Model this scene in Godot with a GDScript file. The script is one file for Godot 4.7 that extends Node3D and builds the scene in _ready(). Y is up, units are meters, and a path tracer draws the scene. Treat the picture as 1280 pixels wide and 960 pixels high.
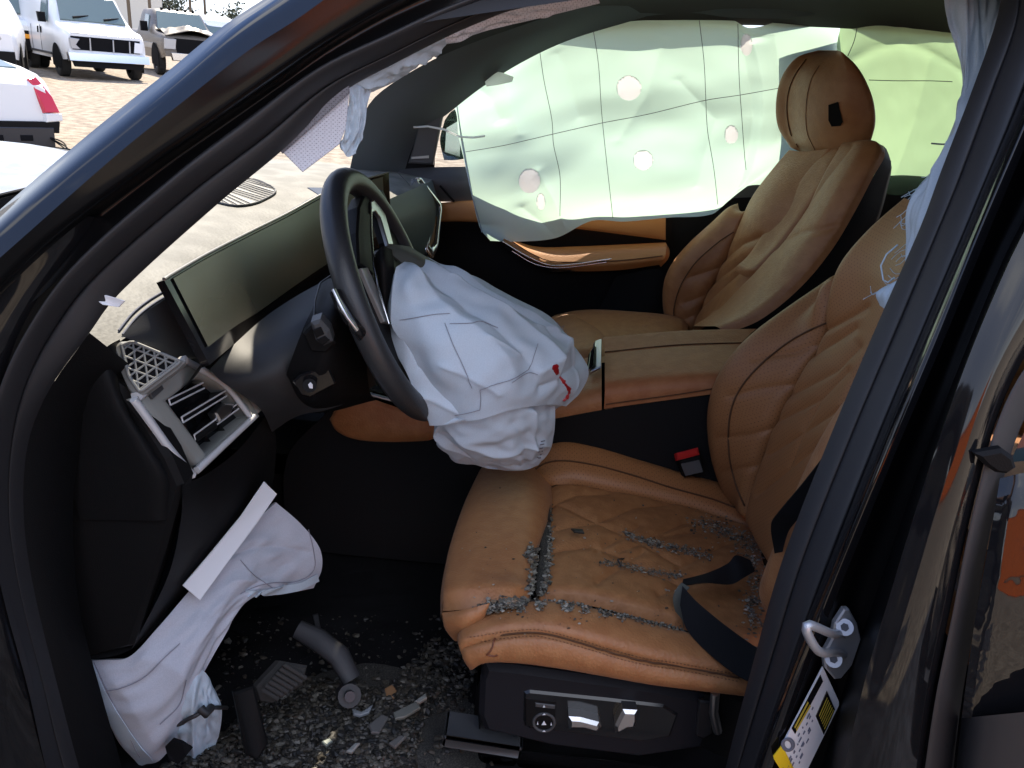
extends Node3D
# A wrecked black SUV seen through its open driver's door. x points to the car's rear, y up, z to the driver's side. Metres.

const FOCAL := 968.0            # of the photograph, in its pixels (1280 x 960)
var eye := Vector3(0, 1.363, 1.448)
var look := Basis(Vector3.RIGHT, deg_to_rad(-22.4)) * Basis(Vector3.BACK, deg_to_rad(5.5))
var m := {}                     # materials
var taken := {}

# ---------------------------------------------------------------- places
func A(px: float, py: float, z: float) -> Vector3:          # the point on the car's lengthwise plane z
	var d := look * Vector3((px - 640.0) / FOCAL, -(py - 480.0) / FOCAL, -1)
	return eye + d * ((z - eye.z) / d.z)

func G(px: float, py: float, y: float) -> Vector3:          # ... on the level plane y
	var d := look * Vector3((px - 640.0) / FOCAL, -(py - 480.0) / FOCAL, -1)
	return eye + d * ((y - eye.y) / d.y)

func X(px: float, py: float, x: float) -> Vector3:          # ... on the crosswise plane x
	var d := look * Vector3((px - 640.0) / FOCAL, -(py - 480.0) / FOCAL, -1)
	return eye + d * ((x - eye.x) / d.x)

func pix(p: Vector3) -> Vector2:
	var q := look.inverse() * (p - eye)
	return Vector2(640 + FOCAL * q.x / -q.z, 480 - FOCAL * q.y / -q.z)

func L(a: Array) -> PackedVector3Array:                     # [px, py, z, px, py, z, ...]
	var o := PackedVector3Array()
	for i in range(0, a.size(), 3):
		o.append(A(a[i], a[i + 1], a[i + 2]))
	return o

func LZ(z: float, a: Array) -> PackedVector3Array:          # [px, py, ...] all on one plane z
	var o := PackedVector3Array()
	for i in range(0, a.size(), 2):
		o.append(A(a[i], a[i + 1], z))
	return o

func V(a: Array) -> PackedVector3Array:                     # plain metres
	var o := PackedVector3Array()
	for i in range(0, a.size(), 3):
		o.append(Vector3(a[i], a[i + 1], a[i + 2]))
	return o

func off(p: PackedVector3Array, d: Vector3) -> PackedVector3Array:
	var o := PackedVector3Array()
	for q in p:
		o.append(q + d)
	return o

# ---------------------------------------------------------------- curves
func cr(a: Vector3, b: Vector3, c: Vector3, d: Vector3, t: float) -> Vector3:
	return b.cubic_interpolate(c, a, d, t)

func rs(p: PackedVector3Array, n: int, closed := false, straight := false) -> PackedVector3Array:   # n + 1 points evenly along a smooth curve through p
	var fine := PackedVector3Array()
	var k := p.size()
	if k == 1:
		fine = PackedVector3Array([p[0], p[0]])
	else:
		var segs := k if closed else k - 1
		for i in segs:
			var b := p[i]
			var c := p[(i + 1) % k]
			var a := p[(i - 1 + k) % k] if (closed or i > 0) else b * 2 - c
			var d := p[(i + 2) % k] if (closed or i + 2 < k) else c * 2 - b
			var lb := b.distance_to(c)
			var la := a.distance_to(b)
			var lc := c.distance_to(d)
			# limit the tangents so that uneven spacing does not overshoot
			var m0 := (c - a) * (lb / maxf(la + lb, 1e-6))
			var m1 := (d - b) * (lb / maxf(lb + lc, 1e-6))
			for j in 12:
				var t := j / 12.0
				if straight:
					fine.append(b.lerp(c, t))
				else:
					var t2 := t * t
					var t3 := t2 * t
					fine.append(b * (2 * t3 - 3 * t2 + 1) + m0 * (t3 - 2 * t2 + t) + c * (-2 * t3 + 3 * t2) + m1 * (t3 - t2))
		fine.append(p[0] if closed else p[k - 1])
	var acc := PackedFloat32Array([0.0])
	for i in range(1, fine.size()):
		acc.append(acc[i - 1] + fine[i].distance_to(fine[i - 1]))
	var out := PackedVector3Array()
	var at := 0
	var total := acc[acc.size() - 1]
	for i in n + 1:
		var s := total * i / n
		while at < acc.size() - 2 and acc[at + 1] < s:
			at += 1
		var w := acc[at + 1] - acc[at]
		out.append(fine[at].lerp(fine[at + 1], clampf((s - acc[at]) / w, 0, 1) if w > 1e-9 else 0.0))
	return out

func loft(curves: Array, nu: int, nv: int, straight := false) -> Array:      # a sheet through curves; rows along v
	var cs := []
	for c in curves:
		cs.append(rs(c, nu))
	var rows := []
	var k := cs.size()
	# even spacing by the mean distance between curves
	var acc := [0.0]
	for i in range(1, k):
		var s := 0.0
		for j in range(0, nu + 1, 4):
			s += cs[i][j].distance_to(cs[i - 1][j])
		acc.append(acc[i - 1] + maxf(s, 1e-5))
	for r in nv + 1:
		var s: float = acc[k - 1] * r / nv
		var i := 0
		while i < k - 2 and acc[i + 1] < s:
			i += 1
		var t: float = (s - acc[i]) / (acc[i + 1] - acc[i])
		var row := PackedVector3Array()
		for j in nu + 1:
			var b: Vector3 = cs[i][j]
			var c: Vector3 = cs[i + 1][j]
			if straight:
				row.append(b.lerp(c, t))
				continue
			var a: Vector3 = cs[i - 1][j] if i > 0 else b * 2 - c
			var d: Vector3 = cs[i + 2][j] if i + 2 < k else c * 2 - b
			var lb := b.distance_to(c)
			var m0 := (c - a) * (lb / maxf(a.distance_to(b) + lb, 1e-6))
			var m1 := (d - b) * (lb / maxf(lb + c.distance_to(d), 1e-6))
			var t2 := t * t
			var t3 := t2 * t
			row.append(b * (2 * t3 - 3 * t2 + 1) + m0 * (t3 - 2 * t2 + t) + c * (-2 * t3 + 3 * t2) + m1 * (t3 - t2))
		rows.append(row)
	return rows

func normals_of(rows: Array) -> Array:                        # facing the open door
	var out := []
	var nr := rows.size()
	var nc: int = rows[0].size()
	var mid: Vector3 = Vector3.ZERO
	for i in nr:
		var row := PackedVector3Array()
		for j in nc:
			var du: Vector3 = rows[i][mini(j + 1, nc - 1)] - rows[i][maxi(j - 1, 0)]
			var dv: Vector3 = rows[mini(i + 1, nr - 1)][j] - rows[maxi(i - 1, 0)][j]
			var n := du.cross(dv).normalized()
			row.append(n)
			mid += n
		out.append(row)
	var c: Vector3 = rows[nr / 2][nc / 2]
	if mid.dot(eye - c) < 0:
		for i in nr:
			var row: PackedVector3Array = out[i]
			for j in nc:
				row[j] = -row[j]
			out[i] = row
	return out

func displace(rows: Array, f: Callable) -> Array:              # f(u, v, point) -> metres along the normal
	var ns := normals_of(rows)
	var nr := rows.size()
	var nc: int = rows[0].size()
	var out := []
	for i in nr:
		var row := PackedVector3Array()
		for j in nc:
			var p: Vector3 = rows[i][j]
			row.append(p + ns[i][j] * f.call(float(j) / (nc - 1), float(i) / (nr - 1), p))
		out.append(row)
	return out

func lens(rows: Array) -> Vector2:                             # mean size of a sheet, along u and along v
	var nr := rows.size()
	var nc: int = rows[0].size()
	var a := 0.0
	var b := 0.0
	for j in range(1, nc):
		a += rows[nr / 2][j].distance_to(rows[nr / 2][j - 1])
	for i in range(1, nr):
		b += rows[i][nc / 2].distance_to(rows[i - 1][nc / 2])
	return Vector2(a, b)

func pad(curves: Array, nu: int, nv: int, h: float, e: float, edges := Vector4(1, 1, 1, 1), extra = null) -> Array:   # an upholstered panel: rolls down to its seams over e; edges: u0, u1, v0, v1
	var rows := loft(curves, nu, nv)
	var s := lens(rows)
	return displace(rows, func(u, v, p):
		var d := 1.0
		var k := 1.0
		for q in [[u * s.x, edges.x], [(1 - u) * s.x, edges.y], [v * s.y, edges.z], [(1 - v) * s.y, edges.w]]:
			if q[1] > 0:
				var x: float = clampf(q[0] / (e * q[1]), 0, 1)
				k *= sqrt(1 - (1 - x) * (1 - x))
		d = h * k
		if extra != null:
			d += extra.call(u, v, p) * smoothstep(0.0, 0.6, k)
		return d)

# the place on a built sheet that the photograph shows at a pixel, lifted off it by some millimetres
func on(rows: Array, px: float, py: float, lift := 0.0) -> Vector3:
	var best := 1e9
	var at := Vector2i.ZERO
	var want := Vector2(px, py)
	var nr := rows.size()
	var nc: int = rows[0].size()
	var st := 4
	for i in range(0, nr, st):
		for j in range(0, nc, st):
			var d := pix(rows[i][j]).distance_squared_to(want)
			if d < best:
				best = d
				at = Vector2i(i, j)
	best = 1e9
	var c := at
	for i in range(maxi(c.x - 5, 0), mini(c.x + 6, nr)):
		for j in range(maxi(c.y - 5, 0), mini(c.y + 6, nc)):
			var d := pix(rows[i][j]).distance_squared_to(want)
			if d < best:
				best = d
				at = Vector2i(i, j)
	var i0 := clampi(at.x, 0, nr - 2)
	var j0 := clampi(at.y, 0, nc - 2)
	var p: Vector3 = rows[at.x][at.y]
	var du: Vector3 = rows[i0][j0 + 1] - rows[i0][j0]
	var dv: Vector3 = rows[i0 + 1][j0] - rows[i0][j0]
	var n := du.cross(dv).normalized()
	if n.dot(eye - p) < 0:
		n = -n
	# the sight line's meeting with the tangent plane, kept near the vertex
	var d2 := look * Vector3((px - 640.0) / FOCAL, -(py - 480.0) / FOCAL, -1)
	var den := d2.dot(n)
	if absf(den) > 0.15:
		var q := eye + d2 * ((p - eye).dot(n) / den)
		if q.distance_to(p) < 0.03:
			p = q
	return p + (n + (eye - p).normalized()) * (lift * .7)

func on_line(rows: Array, a: Array, n: int, lift := 0.001) -> PackedVector3Array:
	var flat := PackedVector3Array()
	for i in range(0, a.size(), 2):
		flat.append(Vector3(a[i], a[i + 1], 0))
	var o := PackedVector3Array()
	for q in rs(flat, n):
		o.append(on(rows, q.x, q.y, lift))
	return o

# ---------------------------------------------------------------- meshes
class MB:
	var v := PackedVector3Array()
	var uv := PackedVector2Array()
	var idx := PackedInt32Array()
	var col := PackedColorArray()
	var tint = null

	func vert(p: Vector3, t := Vector2.ZERO) -> int:
		v.append(p)
		uv.append(t)
		if tint != null:
			col.append(tint)
		return v.size() - 1

	func tri(a: int, b: int, c: int):
		idx.append(a)
		idx.append(b)
		idx.append(c)

	func quad(a: int, b: int, c: int, d: int):
		tri(a, b, c)
		tri(a, c, d)

	func grid(rows: Array, wrap := false, flip := false, metric := true):
		var at := v.size()
		var nr := rows.size()
		var nc: int = rows[0].size()
		var y := 0.0
		for i in nr:
			if i > 0:
				y += rows[i][nc / 2].distance_to(rows[i - 1][nc / 2])
			var x := 0.0
			for j in nc:
				if j > 0:
					x += rows[i][j].distance_to(rows[i][j - 1])
				vert(rows[i][j], Vector2(x, y) if metric else Vector2(float(j) / (nc - 1), float(i) / (nr - 1)))
		for i in nr - 1:
			for j in (nc if wrap else nc - 1):
				var a := at + i * nc + j
				var b := at + i * nc + (j + 1) % nc
				if flip:
					quad(a, b, b + nc, a + nc)
				else:
					quad(a, a + nc, b + nc, b)

	func fan(ring: PackedVector3Array, flip := false):
		var c := Vector3.ZERO
		for p in ring:
			c += p
		c /= ring.size()
		var o := vert(c)
		var at := v.size()
		for p in ring:
			vert(p, Vector2(p.x, p.y))
		for i in ring.size():
			var a := at + i
			var b := at + (i + 1) % ring.size()
			if flip:
				tri(o, b, a)
			else:
				tri(o, a, b)

	func tube(p: PackedVector3Array, r, seg := 8, flat := 1.0, upv := Vector3.UP, caps := true, closed := false):   # r: number or one per point; flat squashes across upv
		var rows := []
		var n := p.size()
		var up := upv
		for i in n:
			var t := (p[(i + 1) % n if closed else mini(i + 1, n - 1)] - p[(i - 1 + n) % n if closed else maxi(i - 1, 0)]).normalized()
			var s := t.cross(up)
			if s.length() < 0.01:
				s = t.cross(Vector3(0.3, 0.7, 0.6))
			s = s.normalized()
			var w := s.cross(t).normalized()
			if flat == 1.0:
				up = w
			var rad: float = r if (r is float or r is int) else r[i]
			var ring := PackedVector3Array()
			for k in seg:
				var a := TAU * k / seg
				ring.append(p[i] + s * cos(a) * rad + w * sin(a) * rad * flat)
			rows.append(ring)
		if closed:
			rows.append(rows[0])
		grid(rows, true, true)
		if caps and not closed:
			fan(rows[0], true)
			fan(rows[n - 1])

	func sweep(p: PackedVector3Array, prof: Array, outs: PackedVector3Array, close := false):   # prof: [a along out, b along side] pairs; outs: the out direction at each point
		var rows := []
		var n := p.size()
		for i in n:
			var t := (p[mini(i + 1, n - 1)] - p[maxi(i - 1, 0)]).normalized()
			var o := (outs[i] - t * outs[i].dot(t)).normalized()
			var s := t.cross(o)
			var ring := PackedVector3Array()
			for k in range(0, prof.size(), 2):
				ring.append(p[i] + o * prof[k] + s * prof[k + 1])
			rows.append(ring)
		grid(rows, close)

	func box(xf: Transform3D, size: Vector3, r := 0.003):
		r = minf(r, minf(size.x, minf(size.y, size.z)) * 0.45)
		var h := size / 2
		var id := {}
		for sx in [-1, 1]:
			for sy in [-1, 1]:
				for sz in [-1, 1]:
					for ax in 3:
						var q := Vector3(sx * (h.x - (0.0 if ax == 0 else r)), sy * (h.y - (0.0 if ax == 1 else r)), sz * (h.z - (0.0 if ax == 2 else r)))
						id[[sx, sy, sz, ax]] = vert(xf * q, Vector2(q.x + q.z * 0.5, q.y + q.z * 0.5))
		for ax in 3:
			var b := (ax + 1) % 3
			var c := (ax + 2) % 3
			for s in [-1, 1]:
				var q := []
				for k in [[-1, -1], [1, -1], [1, 1], [-1, 1]]:
					var g := [0, 0, 0, ax]
					g[ax] = s
					g[b] = k[0]
					g[c] = k[1]
					q.append(id[g])
				if s > 0:
					quad(q[0], q[3], q[2], q[1])
				else:
					quad(q[0], q[1], q[2], q[3])
			# edges along ax
			for s in [-1, 1]:
				for t in [-1, 1]:
					var q := []
					for k in [[-1, b], [-1, c], [1, c], [1, b]]:
						var g := [0, 0, 0, k[1]]
						g[ax] = k[0]
						g[b] = s
						g[c] = t
						q.append(id[g])
					if s * t > 0:
						quad(q[0], q[1], q[2], q[3])
					else:
						quad(q[0], q[3], q[2], q[1])
		for sx in [-1, 1]:
			for sy in [-1, 1]:
				for sz in [-1, 1]:
					if sx * sy * sz < 0:
						tri(id[[sx, sy, sz, 0]], id[[sx, sy, sz, 1]], id[[sx, sy, sz, 2]])
					else:
						tri(id[[sx, sy, sz, 0]], id[[sx, sy, sz, 2]], id[[sx, sy, sz, 1]])

	# a plate: outline (points in order), thickness along n, with a small chamfer on the front rim
	func plate(outline: PackedVector3Array, n: Vector3, thick: float, ch := 0.002):
		var c := Vector3.ZERO
		for p in outline:
			c += p
		c /= outline.size()
		n = n.normalized()
		var ex := (outline[1] - outline[0]).normalized()
		ex = (ex - n * ex.dot(n)).normalized()
		var ey := n.cross(ex)
		var poly := PackedVector2Array()
		for p in outline:
			poly.append(Vector2((p - c).dot(ex), (p - c).dot(ey)))
		var cw := Geometry2D.is_polygon_clockwise(poly)
		var inner := PackedVector3Array()
		var k := outline.size()
		for i in k:
			var e0 := (poly[i] - poly[(i - 1 + k) % k]).normalized()
			var e1 := (poly[(i + 1) % k] - poly[i]).normalized()
			var nn := Vector2(-(e0 + e1).y, (e0 + e1).x).normalized() * (-1.0 if cw else 1.0)
			var cosa := maxf(0.35, absf(nn.dot(Vector2(-e0.y, e0.x))))
			inner.append(outline[i] + (ex * nn.x + ey * nn.y) * minf(ch / cosa, ch * 2.5) )
		var tris := Geometry2D.triangulate_polygon(poly)
		if tris.is_empty():
			push_warning("plate: outline crosses itself")
		var rings := [off3(outline, -n * thick), off3(outline, -n * ch), inner]
		var at := v.size()
		for p in inner:
			vert(p, Vector2((p - c).dot(ex), (p - c).dot(ey)))
		var back := v.size()
		for p in rings[0]:
			vert(p, Vector2((p - c).dot(ex), (p - c).dot(ey)))
		for i in range(0, tris.size(), 3):
			var a := tris[i]
			var b := tris[i + 1]
			var d := tris[i + 2]
			var area := (poly[b] - poly[a]).cross(poly[d] - poly[a])
			if area > 0:
				tri(at + a, at + d, at + b)
				tri(back + a, back + b, back + d)
			else:
				tri(at + a, at + b, at + d)
				tri(back + a, back + d, back + b)
		for q in [[rings[0], rings[1]], [rings[1], inner]]:
			for i in k:
				var j := (i + 1) % k
				var a := vert(q[0][i])
				var b := vert(q[0][j])
				var d := vert(q[1][j])
				var e := vert(q[1][i])
				if cw:
					quad(a, b, d, e)
				else:
					quad(a, e, d, b)

	static func off3(p: PackedVector3Array, d: Vector3) -> PackedVector3Array:
		var o := PackedVector3Array()
		for q in p:
			o.append(q + d)
		return o

	# two layers of cloth with a rim
	func sheet(rows: Array, ns: Array, t: float):
		var back := []
		for i in rows.size():
			var row := PackedVector3Array()
			for j in rows[i].size():
				row.append(rows[i][j] - ns[i][j] * t)
			back.append(row)
		grid(rows)
		grid(back, false, true)
		var e1 := []
		var e2 := []
		var nr := rows.size()
		var nc: int = rows[0].size()
		for j in nc:
			e1.append([rows[0][j], back[0][j]])
		for i in range(1, nr):
			e1.append([rows[i][nc - 1], back[i][nc - 1]])
		for j in range(nc - 2, -1, -1):
			e1.append([rows[nr - 1][j], back[nr - 1][j]])
		for i in range(nr - 2, -1, -1):
			e1.append([rows[i][0], back[i][0]])
		for e in e1:
			e2.append(PackedVector3Array([e[0], e[1]]))
		grid(e2)

	func mesh() -> ArrayMesh:
		var n := PackedVector3Array()
		n.resize(v.size())
		for i in range(0, idx.size(), 3):
			var a := idx[i]
			var b := idx[i + 1]
			var c := idx[i + 2]
			var f := (v[c] - v[a]).cross(v[b] - v[a])
			n[a] += f
			n[b] += f
			n[c] += f
		for i in n.size():
			n[i] = n[i].normalized() if n[i].length_squared() > 1e-24 else Vector3.UP
		var arr := []
		arr.resize(Mesh.ARRAY_MAX)
		arr[Mesh.ARRAY_VERTEX] = v
		arr[Mesh.ARRAY_NORMAL] = n
		arr[Mesh.ARRAY_TEX_UV] = uv
		arr[Mesh.ARRAY_INDEX] = idx
		if tint != null:
			arr[Mesh.ARRAY_COLOR] = col
		var o := ArrayMesh.new()
		o.add_surface_from_arrays(Mesh.PRIMITIVE_TRIANGLES, arr)
		return o

# ---------------------------------------------------------------- objects
func numbered(called: String) -> String:
	var k: int = taken.get(called, 0)
	taken[called] = k + 1
	return called if k == 0 else "%s_%03d" % [called, k]

func tag(o: Node, label: String, category: String, group := "", kind := ""):
	o.set_meta("label", label)
	if category:
		o.set_meta("category", category)
	if group:
		o.set_meta("group", group)
	if kind:
		o.set_meta("kind", kind)

func thing(called: String, label: String, category: String, at := Vector3.ZERO, group := "") -> Node3D:
	var o := Node3D.new()
	o.name = numbered(called)
	add_child(o)
	o.position = at
	tag(o, label, category, group)
	return o

func unit(called: String, label: String, at := Vector3.ZERO) -> Node3D:      # a fitted part of the SUV that has parts of its own
	var o := Node3D.new()
	o.name = called
	suv.add_child(o, true)
	o.position = at
	o.set_meta("label", label)
	return o

func put(called: String, b: MB, mat: Material, parent: Node = null, label := "") -> MeshInstance3D:      # one mesh; its points are given in the world's axes
	var o := MeshInstance3D.new()
	var base := Vector3.ZERO
	if parent == null or parent == self:
		o.name = numbered(called)
		add_child(o)
	else:
		o.name = called
		parent.add_child(o, true)
		var q: Node = parent
		while q != self and q is Node3D:
			base += (q as Node3D).position
			q = q.get_parent()
		if base != Vector3.ZERO:
			for i in b.v.size():
				b.v[i] -= base
	o.mesh = b.mesh()
	o.material_override = mat
	o.cast_shadow = GeometryInstance3D.SHADOW_CASTING_SETTING_ON
	if label:
		o.set_meta("label", label)
	return o

func skin(called: String, rows: Array, mat: Material, parent: Node = null, wrap := false) -> MeshInstance3D:
	var b := MB.new()
	var ns := normals_of(rows)
	var i := rows.size() / 2
	var j: int = rows[0].size() / 2
	var f: Vector3 = (rows[i][mini(j + 1, rows[0].size() - 1)] - rows[i][j]).cross(rows[mini(i + 1, rows.size() - 1)][j] - rows[i][j])
	b.grid(rows, wrap, f.dot(ns[i][j]) < 0)
	return put(called, b, mat, parent)

func cloth(called: String, rows: Array, mat: Material, parent: Node, t := 0.0015) -> MeshInstance3D:
	var b := MB.new()
	b.sheet(rows, normals_of(rows), t)
	return put(called, b, mat, parent)

func thread(called: String, p: PackedVector3Array, r: float, mat: Material, parent: Node) -> MeshInstance3D:
	var b := MB.new()
	b.tube(p, r, 5)
	return put(called, b, mat, parent)

func solid(called: String, size: Vector3, at: Vector3, mat: Material, parent: Node, r := 0.004, turn := Basis()) -> MeshInstance3D:
	var b := MB.new()
	b.box(Transform3D(turn, at), size, r)
	return put(called, b, mat, parent)

func frame_of(xdir: Vector3, ydir: Vector3) -> Basis:          # a turned set of axes: x along xdir, y near ydir
	var x := xdir.normalized()
	var z := x.cross(ydir).normalized()
	return Basis(x, z.cross(x), z)

# a crease in cloth: distance of (u, v) from a polyline in the sheet's own coordinates
func dist_line(q: Vector2, line: Array) -> float:
	var best := 1e9
	for i in range(0, line.size() - 3, 2):
		var a := Vector2(line[i], line[i + 1])
		var b := Vector2(line[i + 2], line[i + 3])
		var t := clampf((q - a).dot(b - a) / maxf((b - a).length_squared(), 1e-9), 0, 1)
		best = minf(best, q.distance_to(a.lerp(b, t)))
	return best

func noise(sd: int, freq: float, octaves := 3, kind := FastNoiseLite.TYPE_SIMPLEX_SMOOTH) -> FastNoiseLite:
	var n := FastNoiseLite.new()
	n.seed = sd
	n.frequency = freq
	n.noise_type = kind
	n.fractal_octaves = octaves
	if octaves <= 1:
		n.fractal_type = FastNoiseLite.FRACTAL_NONE
	return n

# ---------------------------------------------------------------- materials
func tex(n: FastNoiseLite, size := 512, normal := 0.0, ramp: Array = []) -> NoiseTexture2D:
	var t := NoiseTexture2D.new()
	t.width = size
	t.height = size
	t.seamless = true
	t.noise = n
	if normal > 0:
		t.as_normal_map = true
		t.bump_strength = normal
	if ramp.size():
		var g := Gradient.new()
		g.offsets = PackedFloat32Array(ramp.map(func(e): return e[0]))
		g.colors = PackedColorArray(ramp.map(func(e): return e[1]))
		t.color_ramp = g
	return t

func mat(c: Color, rough := 0.6, metal := 0.0) -> StandardMaterial3D:      # c: real-world base colour, linear
	var o := StandardMaterial3D.new()
	o.albedo_color = c.linear_to_srgb()
	o.roughness = rough
	o.metallic = metal
	o.cull_mode = BaseMaterial3D.CULL_DISABLED
	return o

func grain(o: StandardMaterial3D, t: Texture2D, scale: float, strength := 1.0) -> StandardMaterial3D:
	o.normal_enabled = true
	o.normal_texture = t
	o.normal_scale = strength
	o.uv1_triplanar = true
	o.uv1_scale = Vector3.ONE * scale
	return o

func mottled(o: StandardMaterial3D, sd: int, freq: float, lo: Color, hi: Color, scale: float) -> StandardMaterial3D:
	o.albedo_texture = tex(noise(sd, freq, 5), 512, 0.0, [[0.25, lo.linear_to_srgb()], [0.75, hi.linear_to_srgb()]])
	o.albedo_color = Color.WHITE
	o.uv1_triplanar = true
	o.uv1_scale = Vector3.ONE * scale
	return o

# a sheet with round openings: [px, py, rx, ry] as the photograph shows them
func holed(called: String, rows: Array, gaps: Array, material: Material, parent: Node) -> MeshInstance3D:
	var b := MB.new()
	b.grid(rows)
	var nc: int = rows[0].size()
	var keep := PackedInt32Array()
	for t in range(0, b.idx.size(), 6):
		var c := (b.v[b.idx[t]] + b.v[b.idx[t + 2]]) * .5
		var q := pix(c)
		var open := false
		for g in gaps:
			if Vector2((q.x - g[0]) / g[2], (q.y - g[1]) / g[3]).length() < 1.0:
				open = true
		if not open:
			for k in 6:
				keep.append(b.idx[t + k])
	b.idx = keep
	return put(called, b, material, parent)

func _ready():
	# ------------------------------------------------ camera, sky, sun, exposure
	var cam := Camera3D.new()
	cam.name = "camera"
	cam.fov = rad_to_deg(2 * atan(480.0 / FOCAL))
	cam.near = 0.02
	cam.far = 4000
	cam.transform = Transform3D(look, eye + SHIFT)
	add_child(cam)
	cam.current = true
	var env := Environment.new()
	env.background_mode = Environment.BG_SKY
	var sm := PanoramaSkyMaterial.new()
	sm.panorama = computed_sky()
	var sky := Sky.new()
	sky.sky_material = sm
	env.sky = sky
	env.background_energy_multiplier = SKY_ENERGY
	env.tonemap_mode = Environment.TONE_MAPPER_LINEAR
	env.tonemap_exposure = EXPOSURE
	env.sdfgi_enabled = true
	env.ssao_enabled = true
	env.ssil_enabled = true
	var we := WorldEnvironment.new()
	we.name = "environment"
	we.environment = env
	add_child(we)
	var sun := DirectionalLight3D.new()
	sun.name = "sun"
	sun.light_energy = 1.6
	sun.light_color = Color(1, 0.95, 0.86)
	sun.light_angular_distance = 0.5
	sun.shadow_enabled = true
	add_child(sun)
	sun.look_at_from_position(SUN_FROM * 50, Vector3.ZERO, Vector3.UP)

	make_materials()
	soften()
	for step in [make_ground, make_body, make_door, make_dashboard, make_console, make_passenger_door, make_passenger_seat, make_driver_seat, make_wheel, make_bags, make_floor, make_small, make_yard, make_photographer]:
		var t := Time.get_ticks_msec()
		step.call()
		print(step.get_method(), " ", Time.get_ticks_msec() - t, " ms")

const SUN_FROM := Vector3(-0.19, 0.73, -0.66)
const SHIFT := Vector3.ZERO
const SKY_ENERGY := 1.0
const EXPOSURE := 2.2

# clear air over the whole sky: blue overhead, pale towards the horizon, a bright veil round the sun, thin high cloud
func computed_sky() -> Texture2D:
	var w := 640
	var h := 320
	var im := Image.create(w, h, false, Image.FORMAT_RGBF)
	var n := noise(11, 1.7, 5)
	var n2 := noise(12, 4.0, 4)
	var sd := SUN_FROM.normalized()
	for y in h:
		var th := PI * (y + .5) / h
		for x in w:
			var ph := TAU * ((x + .5) / w - .5)
			var d := Vector3(sin(ph) * sin(th), cos(th), -cos(ph) * sin(th))
			var up := maxf(d.y, 0.0)
			var k := pow(1.0 - up, 4.6)
			var c := Color(.07, .175, .47).lerp(Color(.86, .93, 1.0), k)
			var ang := d.angle_to(sd)
			var veil := .9 * exp(-ang * ang / .10) + .75 * exp(-ang / .55)
			c = c + Color(1.0, .97, .9) * veil
			if d.y > 0:
				var q := Vector3(d.x, d.y * 2.4, d.z) / (d.y + .35)
				var f := smoothstep(.10, .62, n.get_noise_3dv(q) + .35 * n2.get_noise_3dv(q * 1.3))
				c = c.lerp(Color(.95, .96, .98) * (1.0 + veil * .8), f * .75)
			else:
				c = Color(.42, .37, .31)
			im.set_pixel(x, y, c)
	return ImageTexture.create_from_image(im)

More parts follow.
